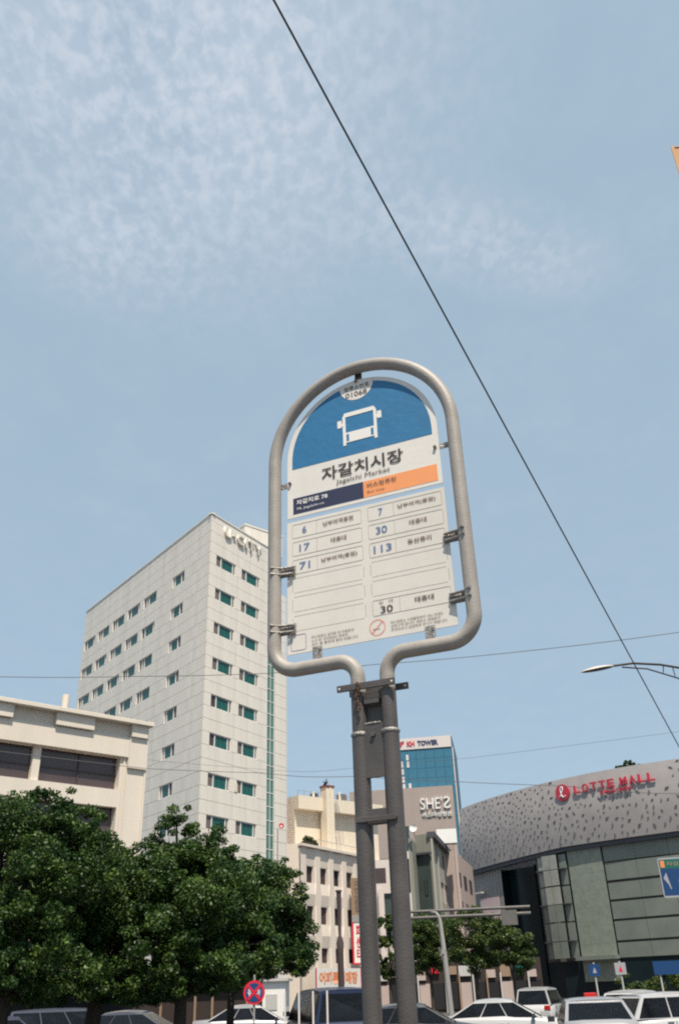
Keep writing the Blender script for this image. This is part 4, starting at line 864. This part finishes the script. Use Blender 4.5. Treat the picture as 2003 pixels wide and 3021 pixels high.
# cables
def cable(name, label, pts, r, m, sag=0.0, group=None):
    P_ = [Vector(p) for p in pts]; fine = []
    for i in range(len(P_) - 1):
        for k in range(8):
            f = k / 8; q = P_[i].lerp(P_[i + 1], f); q.z -= sag * 4 * f * (1 - f); fine.append(q)
    fine.append(P_[-1]); o = part(name, MB().tube(fine, r, 6), m, None); tag(o, label, 'cable', group); return o
A_, B_ = Vector((-.409, 4.62, 9.46)), Vector((6.85, 18.3, 5.9))
cable('overhead_cable', 'thick dark cable running diagonally down across the whole sky', [A_ - (B_ - A_) * .9, A_, A_.lerp(B_, .5), B_, B_.lerp(A_, -.46)], .0105, M['wire'])
def hw(pts, D): return [P3(a, e_, D) for a, e_ in pts]
cable('overhead_cable', 'thin wavy cable crossing behind the sign foot from the tower to the right edge', hw([(-30, 16.9), (-22.35, 17.48), (-14.36, 17.99), (-5.21, 18.34), (1.87, 18.71), (11.82, 18.83), (21.98, 18.73), (30, 18.4)], 32), .012, M['wire2'], .03, 'thin horizontal cables')
cable('overhead_cable', 'lower thin cable sagging past the plaster building to the mall crown', hw([(-25, 13.4), (-12.81, 12.45), (-5.44, 12.19), (-2.94, 11.92), (.39, 11.84), (6.7, 11.24), (13.32, 10.54), (18.29, 9.7), (26, 8.9)], 45), .014, M['wire2'], .02, 'thin horizontal cables')
cable('overhead_cable', 'faintest thin cable just above the lower one beside the white tower', hw([(-24, 14.0), (-12, 12.9), (-4.2, 12.3), (-2.4, 12.2), (.4, 12.35), (8, 12.6), (24, 13.0)], 60), .010, M['wire2'], .02, 'thin horizontal cables')
# traffic pole with double arm
D_ = 50; x, y = polar(5.0, D_)
t = thing('traffic_pole', 'pale grey traffic pole with long double horizontal arm before the trees', 'traffic pole', x, y, 97)
zt = zel(3.95, D_); part('pole', MB().tube([(.28, 0, -.02), (.16, 0, zt * .6), (.05, 0, zt - .35), (-.12, 0, zt - .06), (-.4, 0, zt)], [.15, .125, .10, .085, .07], 14), M['grey'], t)
part('arm', MB().tube([(-1.8, 0, zt + .02), (4.7, 0, zt + .02)], .075, 10), M['armgrey'], t); part('arm', MB().tube([(-1.8, 0, zt - .28), (4.7, 0, zt - .28)], .08, 10), M['armgrey'], t)
part('signal_box', MB().box(3.2, 4.0, -.12, .12, zt - .8, zt - .1), M['armgrey'], t); part('band', MB().tube([(.1, 0, 3.2), (.12, 0, 3.45)], .15, 14), M['grey'], t)
# dark post
x, y = polar(-.88, 35); t = thing('dark_post', 'slim dark brown post standing in front of the plaster building', 'post', x, y)
part('shaft', MB().tube([(0, 0, -.02), (0, 0, 2.9), (0, 0, 3.25), (0, 0, 3.5), (0, 0, 4.3), (0, 0, 4.95)], [.11, .11, .13, .05, .08, .09], 12), M['brownframe'], t); part('cap', MB().cyl((0, 0, 4.97), (0, 0, 1), .12, .06, 12), M['brownframe'], t)
# round no stopping sign
x, y = polar(-5.88, 21); zc_ = 1.77; t = thing('no_stopping_sign', 'round red rimmed blue no stopping sign with a red cross', 'traffic sign', x, y)
f = part('sign_plate', MB().cyl((0, 0, zc_), (0, 1, 0), .225, .02, 36), M['sred'], t)
part('blue_disc', MB().cyl((0, -.013, zc_), (0, 1, 0), .178, .006, 36), M['sblue'], f)
cr = MB()
for a in (45, -45):
    c_, s_ = math.cos(R(a)), math.sin(R(a)); q = [(-.178, -.024), (.178, -.024), (.178, .024), (-.178, .024)]
    cr.prism([(u * c_ - v * s_, zc_ + u * s_ + v * c_) for u, v in q], -.022 - (.002 if a > 0 else 0), -.0165)
part('red_cross', cr, M['sred'], f)
for x_, c_ in ((-.135, '주'), (.06, '차')): lettering(c_, .075, .12, M['pwhite'], f, x_, -.0175, zc_ - .06, bold=.02)
part('post', MB().tube([(0, .035, -.02), (0, .035, 2.1)], .022, 10), M['grey'], t)
# picket rail
x, y = polar(-2.9, 20); t = thing('picket_rail', 'row of four tall white pickets standing in front of the dark blue van', 'fence', x, y, 92)
for k in range(4): part('picket', MB().box(-.43 + k * .282 - .018, -.43 + k * .282 + .018, -.018, .018, 0, 1.755), M['kwhite'], t, bevel=.004)
part('rail', MB().box(-.5, .52, -.012, .012, .25, .3).box(-.5, .52, -.012, .012, .9, .95), M['kwhite'], t)
# blue direction sign
x, y = 11.22, 34.22
t = thing('direction_sign', 'blue overhead direction sign with white arrow and green top strip at the right edge', 'road sign', x, y, 103)
fp = part('sign_plate', MB().prism(fillet([(.8, 4.28), (-.12 + 2.6, 4.28), (2.48, 5.62), (-.12, 5.62), (-.12, 4.28), (.8, 4.28)], [.08] * 4, 4)[:-1], 0, .03), M['swan'], t)
part('blue_field', MB().box(-.08, 2.44, -.006, -.001, 4.36, 5.24), M['sblue'], fp); part('green_strip', MB().box(-.08, 2.44, -.006, -.001, 5.25, 5.56), M['sgreen'], fp)
lettering('자갈치로 Jagalchi-ro', 2.0, .17, M['shoptan'], fp, .16, -.0085, 5.31, bold=.02)
part('route_badge', MB().box(-.04, .10, -.012, -.0065, 5.29, 5.52), M['sorange'], fp)
part('arrow', MB().prism([(-.02, 4.93), (.12, 4.72), (.17, 4.55), (.20, 4.58), (.15, 4.85), (.10, 5.12)], -.012, -.0065), M['swan'], fp)
part('arrow', MB().prism([(.48, 4.8), (.62, 4.62), (.66, 4.4), (.78, 4.4), (.78, 5.12), (.62, 5.12)], -.012, -.0065), M['swan'], fp)
lettering('광복동', .9, .3, M['pwhite'], fp, .95, -.0085, 4.85, bold=.02)
part('post', MB().tube([(3.6, .1, -.02), (3.6, .1, 6.2)], .1, 12).tube([(3.6, .1, 5.0), (0, .1, 5.0)], .045, 8), M['lgrey'], t)
# small signs
for az, el, mm, lab in ((13.51, .56, 'sblue', 'small blue rectangular sign on a thin post before the mall'), (14.92, .58, 'pwhite', 'small white sign with red mark on a thin post before the mall')):
    x, y = polar(az, 46); zc_ = zel(el, 46); t = thing('small_sign', lab, 'sign', x, y, 100)
    f = part('plate', MB().box(-.24, .24, -.02, .02, zc_ - .24, zc_ + .24), M['swan' if mm == 'pwhite' else mm], t); part('post', MB().tube([(0, .05, -.02), (0, .05, zc_ + .3)], .04, 8), M['lgrey'], t)
    part('mark', MB().prism([(-.09, zc_ - .12), (.09, zc_ - .12), (0, zc_ + .12)], -.026, -.021), M['swan'] if mm == 'sblue' else M['sred'], f)
x, y = polar(17.6, 56); t = thing('blue_billboard', 'low blue billboard above the hedge at the right edge', 'billboard', x, y, 100)
part('board', MB().box(-.9, 2.6, 0, .1, 1.95, 2.6), M['sblue'], t, label='plain blue board'); part('post', MB().tube([(-.6, .1, 0), (-.6, .1, 2)], .05, 8).tube([(2.2, .1, 0), (2.2, .1, 2)], .05, 8), M['lgrey'], t)

# low shops behind the trees and in the side street
x, y = polar(-8.9, 46); t = thing('brown_shop', 'low brown shopfront with cream bars under the trees', 'shop', x, y, 96)
part('wall', MB().box(-4.6, 2.6, .1, 4, -.02, 2.35), M['shopbrown'], t)  # left end added as a dark cover over the bright tower plinth
for k in range(6): part('cream_bar', MB().box(-1.9 + k * .8, -1.8 + k * .8, 0, .09, .5, 2.0), M['shoptan'], t)
part('roof_edge', MB().box(-4.7, 2.7, -.3, 4, 2.35, 2.5), M['shopbrown'], t)
x, y = polar(-4.95, 44); t = thing('white_kiosk', 'small white kiosk beside the round red sign', 'kiosk', x, y, 92)
part('wall', MB().box(-.35, .65, 0, 1.8, -.02, 2.2), M['pwhite'], t); part('roof', MB().box(-.5, .8, -.15, 1.9, 2.2, 2.3), M['lgrey'], t); part('window', MB().box(-.2, .3, -.03, -.01, 1.1, 1.7), M['lgrey'], t)
x, y = polar(-17, 43); t = thing('dark_awning_shop', 'dark shop with long awning glimpsed below the left trees', 'shop', x, y, 88)
part('wall', MB().box(-6, 3.4, .2, 1.2, -.02, 2.6), M['shopbrown'], t); part('window', MB().box(-5.4, -2.4, .12, .19, .5, 1.9), M['dark'], t); part('window', MB().box(-1.8, 2.8, .12, .19, .5, 1.9), M['dark'], t); part('awning', MB().prism([(-6, 2.25), (3.4, 2.25), (3.4, 2.4), (-6, 2.4)], -.7, .19), M['shoptan'], t)
x, y = polar(3.0, 78); t = thing('market_arcade', 'row of low brown stalls with coloured boards in the side street', 'stall', x, y, 92)
part('wall', MB().box(-2.6, 10.5, .6, 4, -.02, 3.6), M['shopbrown'], t)
cols_ = ['lgrey', 'shoptan', 'sblue', 'pink', 'sred', 'shoptan', 'lgrey', 'grey', 'pink', 'shoptan', 'sgreen', 'pink']
for k in range(12):
    x0 = -2.5 + k * 1.08; h_ = rnd.uniform(.5, .9); z0 = rnd.uniform(2.2, 2.8)
    part('stall_board', MB().box(x0, x0 + rnd.uniform(.6, .95), .35, .58, z0, z0 + h_), M[cols_[k]], t)
    part('stall_post', MB().box(x0 - .06, x0 + .06, .2, .32, -.02, 2.6), M['lgrey'] if k % 2 else M['shoptan'], t)
    part('shutter', MB().box(x0 + .1, x0 + .98, .52, .59, .2, 2.0), M['dark'] if k % 3 else M['pink'], t)

# ------------------------------------------------------------------ cars
def loft_car(L, W, Hh, kind):
    """cross sections along the length (x forward). returns lower body, glass house and roof meshes"""
    if kind == 'van': prof = [(-.5, .55, .98), (-.48, .6, 1.0), (.18, .6, 1.0), (.30, .57, .62), (.46, .5, .56), (.5, .4, .50)]
    bl = MB(); st = []
    if kind == 'van': belt = .56; body = [(-.5, .10, .40, .86), (-.49, .07, .56, .95), (-.3, .07, .565, 1), (.2, .07, .56, 1), (.36, .07, .545, .99), (.47, .08, .46, .92), (.5, .12, .36, .8)]; cabin = [(-.488, -.47), (.34, .19)]
    elif kind == 'suv': belt = .58; body = [(-.5, .12, .42, .84), (-.48, .09, .58, .95), (-.25, .09, .585, 1), (.15, .09, .58, 1), (.25, .09, .57, .99), (.46, .1, .50, .92), (.5, .14, .38, .8)]; cabin = [(-.47, -.38), (.24, .08)]
    else: belt = .62; body = [(-.5, .14, .46, .82), (-.485, .10, .66, .93), (-.33, .09, .68, .98), (0, .09, .665, 1), (.22, .09, .64, .99), (.45, .1, .54, .90), (.5, .14, .40, .78)]; cabin = [(-.40, -.20), (.25, .06)]
    n = 12; vs = []
    for x_, z0, z1, wf in body:
        w2 = W / 2 * wf; a, b = z0 * Hh, z1 * Hh; m_ = a + (b - a) * .55
        ring = [(w2 * .80, a), (w2 * .97, a + (b - a) * .18), (w2, m_), (w2 * .97, a + (b - a) * .86), (w2 * .90, b), (w2 * .45, b + .012 * Hh)]
        ring = [(y_, z_) for y_, z_ in ring] + [(-y_, z_) for y_, z_ in reversed(ring)]
        vs += [(x_ * L, y_, z_) for y_, z_ in ring]
    fs = [(i * n + k, (i + 1) * n + k, (i + 1) * n + (k + 1) % n, i * n + (k + 1) % n) for i in range(len(body) - 1) for k in range(n)]
    bl.add(vs, fs, 0, True); bl.add([vs[k] for k in range(n)], [tuple(range(n))], 0, True); bl.add([vs[-n + k] for k in range(n)], [tuple(range(n - 1, -1, -1))], 0, True)
    (rb_, rt), (fb, ft) = cabin; zb = belt * Hh; zt_ = Hh; wb, wtp = W * .455, W * .37
    def glass_pt(x_, y_, z_): return (x_ * L, y_, z_)
    roof = MB(); nst = 9; rv = []; ze0 = zt_ - .035 * Hh - .05
    for i in range(nst):
        f = i / (nst - 1); x_ = rt + (ft - rt) * f; zz_ = zt_ - .035 * Hh * (2 * f - 1) ** 2 - (.0 if kind != 'van' else -.0)
        for k in range(9):
            g_ = -1 + 2 * k / 8; rv.append((x_ * L, wtp * g_, zz_ - .03 * g_ ** 4 - .012 * g_ * g_))
    nb = len(rv)
    for i in (0, nst - 1):
        for k in range(9): p_ = rv[i * 9 + k]; rv.append((p_[0], p_[1], ze0 + .012))
    roof.add([rv[k] for k in range(9)] + rv[nb:nb + 9], [(k, k + 1, k + 10, k + 9) for k in range(8)], 0, True); roof.add([rv[(nst - 1) * 9 + k] for k in range(9)] + rv[nb + 9:], [(k + 9, k + 10, k + 1, k) for k in range(8)], 0, True)
    roof.add(rv, [(i * 9 + k, (i + 1) * 9 + k, (i + 1) * 9 + k + 1, i * 9 + k + 1) for i in range(nst - 1) for k in range(8)], 0, True)
    ze = zt_ - .035 * Hh - .05
    q = [(rb_ * L, wb, zb), (fb * L, wb, zb), (ft * L, wtp, ze + .01), (rt * L, wtp, ze + .01)]
    gl = []
    side = MB()
    for s in (1, -1): side.add([(a, s * b, c_) for a, b, c_ in q] + [(((1 - f) * rt + f * ft) * L, s * wtp, zt_ - .035 * Hh * (2 * f - 1) ** 2 - .042) for f in (.75, .5, .25)], [(0, 1, 2, 4, 5, 6, 3) if s > 0 else (3, 6, 5, 4, 2, 1, 0)])
    side.add([(rb_ * L, -wb, zb), (rb_ * L, wb, zb), (rt * L, wtp, ze + .01), (rt * L, -wtp, ze + .01)], [(0, 1, 2, 3)]); side.add([(fb * L, -wb, zb), (fb * L, wb, zb), (ft * L, wtp, ze + .01), (ft * L, -wtp, ze + .01)], [(3, 2, 1, 0)])
    def lerp3(a, b, f): return tuple(a[i] + (b[i] - a[i]) * f for i in range(3))
    wins_ = []
    def pane(A, B_, C, D, u0, u1, v0, v1, out_):   # A,B bottom, D,C top
        P = lambda u, v: lerp3(lerp3(A, B_, u), lerp3(D, C, u), v)
        pts = [P(u0, v0), P(u1, v0), P(u1, v1), P(u0, v1)]; nrm = Vector(out_).normalized() * .012
        m_ = MB(); m_.add([Vector(p) + nrm for p in pts], [(0, 1, 2, 3), (3, 2, 1, 0)]); return m_
    for s in (1, -1):
        A, B_, C, D = [(p[0], s * p[1], p[2]) for p in q]
        for u0, u1 in ((.035, .345), (.36, .64), (.655, .965)): wins_.append(pane(A, B_, C, D, u0, u1, .05, .92, (0, s, .25)))
    wins_.append(pane((rb_ * L, -wb, zb), (rb_ * L, wb, zb), (rt * L, wtp, ze), (rt * L, -wtp, ze),   .05, .95, .05, .93, (-1, 0, .6)))
    wins_.append(pane((fb * L, -wb, zb), (fb * L, wb, zb), (ft * L, wtp, ze), (ft * L, -wtp, ze), .04, .96, .04, .95, (1, 0, .8)))
    return bl, roof, side, wins_
car_cache = {}
def car(name, label, az, D, heading, paint, kind='sedan', L=4.5, W=1.78, Hh=1.44, lamp=None, group='vehicles on the road behind the sign'):
    x, y = polar(az, D); t = thing(name, label, 'van' if kind == 'van' else 'car', x, y, heading, 0, group); m = M[paint]
    key = (kind, L, W, Hh)
    if key not in car_cache:
        bl, rf, sd_, ws = loft_car(*key[1:], kind)
        wh = MB(); wh.tube([(0, -.11, 0), (0, -.10, 0), (0, .10, 0), (0, .11, 0)], [.27, .32, .32, .27], 20); rm = MB().cyl((0, 0, 0), (0, 1, 0), .20, .23, 14)
        car_cache[key] = (bl, rf, sd_, [w_.mesh('window', M['cglass']) for w_ in ws], wh.mesh('tyre', M['rubber']), rm.mesh('rim', M['rim']),
                          MB().box(-.06, .03, -.17, .17, -.06, .07).mesh('headlight', M['clight']), MB().box(-.03, .05, -.13, .13, -.07, .09).mesh('tail_light', M['tlight']),
                          MB().box(-.012, .012, -.26, .26, -.055, .055).mesh('number_plate', M['pwhite']), MB().box(-.05, .05, -.09, .09, -.06, .06).mesh('mirror', M['c_dark']))
    bl, rf, sd_, ws, tyre, rim_, hl, tl, npl, mir = car_cache[key]
    b = part('body', bl, m, t); part('roof', rf, m, t); part('pillars', sd_, m, t)
    for w_ in ws: part('window', w_, None, t)
    for sy in (-1, 1):
        part('door_seam', MB().box(-.006, .006, -.006, .006, Hh * .2, Hh * .54), M['rubber'], t, loc=(L * .02, sy * (W / 2 - .012), 0)); part('door_seam', MB().box(-.006, .006, -.006, .006, Hh * .2, Hh * .54), M['rubber'], t, loc=(L * -.2, sy * (W / 2 - .02), 0))
        part('door_handle', MB().box(-.09, .09, -.02, .02, -.015, .015), M['rim'], t, loc=(-L * .03, sy * (W / 2 - .01), Hh * .52)); part('door_handle', MB().box(-.09, .09, -.02, .02, -.015, .015), M['rim'], t, loc=(-L * .24, sy * (W / 2 - .02), Hh * .52))
    part('bumper', MB().box(-L * .515, -L * .49, -W * .42, W * .42, Hh * .16, Hh * .32), M['c_dark'], t, bevel=.02)
    for sx in (-.31, .32):
        for sy in (-1, 1):
            w_ = part('wheel', tyre, None, t, loc=(sx * L, sy * (W / 2 - .10), .31)); part('rim', rim_, None, w_)
    zl = Hh * (.40 if kind == 'sedan' else .42)
    for sy in (-1, 1):
        part('headlight', hl, None, t, loc=(L * .472, sy * W * .33, zl)); part('tail_light', tl, None, t, loc=(-L * .497, sy * W * .36, zl + .12)); part('mirror', mir, None, t, loc=(L * .19, sy * (W / 2 + .07), Hh * .66))
    part('number_plate', npl, None, t, loc=(-L * .502, 0, zl - .05))
    if lamp: part('roof_lamp', MB().box(-.07, .07, -.15, .15, 0, .09), M[lamp], t, loc=(L * .0 - .1, 0, Hh - .012), bevel=.02)
    return t
car('parked_van', 'dark blue van behind the white pickets left of the sign poles', -1.7, 28.0, -14, 'c_blue', 'van', 4.9, 1.85, 1.84)
car('passing_car', 'grey blue sedan crossing below the left trees', -12.3, 32, 92, 'c_greyblue', 'sedan', 4.6, 1.8, 1.43)
car('passing_car', 'white sedan just left of the silver taxi', 8.3, 31, 100, 'c_white', 'sedan', 4.4, 1.78, 1.40)
car('passing_car', 'silver taxi seen from behind with a red roof lamp', 13.05, 25.5, 8, 'c_silver', 'sedan', 4.6, 1.8, 1.43, lamp='tlight')
car('passing_car', 'white hatchback right of the silver taxi and farther away', 15.5, 37, 30, 'c_white', 'suv', 4.2, 1.75, 1.46)
car('passing_car', 'white car cut by the right edge of the frame', 17.9, 29, 75, 'c_white', 'suv', 4.3, 1.78, 1.45)
car('parked_van', 'small white van far off between the two near white cars', 10.35, 47, 20, 'c_white', 'van', 4.4, 1.7, 1.62)
car('passing_car', 'charcoal sedan just right of the twin sign poles', 3.3, 28, 96, 'c_dark', 'sedan', 4.5, 1.78, 1.40)
car('passing_car', 'silver sedan behind the post of the round red sign', -5.9, 37, 85, 'c_silver', 'sedan', 4.4, 1.76, 1.42)
car('parked_van', 'pale van under the leftmost trees, colour darkened for their shade', -15.9, 41, 84, 'c_greyblue', 'van', 4.6, 1.75, 1.50)  # dark grey-blue in place of a pale body, painting in the tree shade
car('passing_car', 'dark blue car at the bottom left corner under the trees', -19.2, 33, 70, 'c_blue', 'suv', 4.3, 1.78, 1.40)
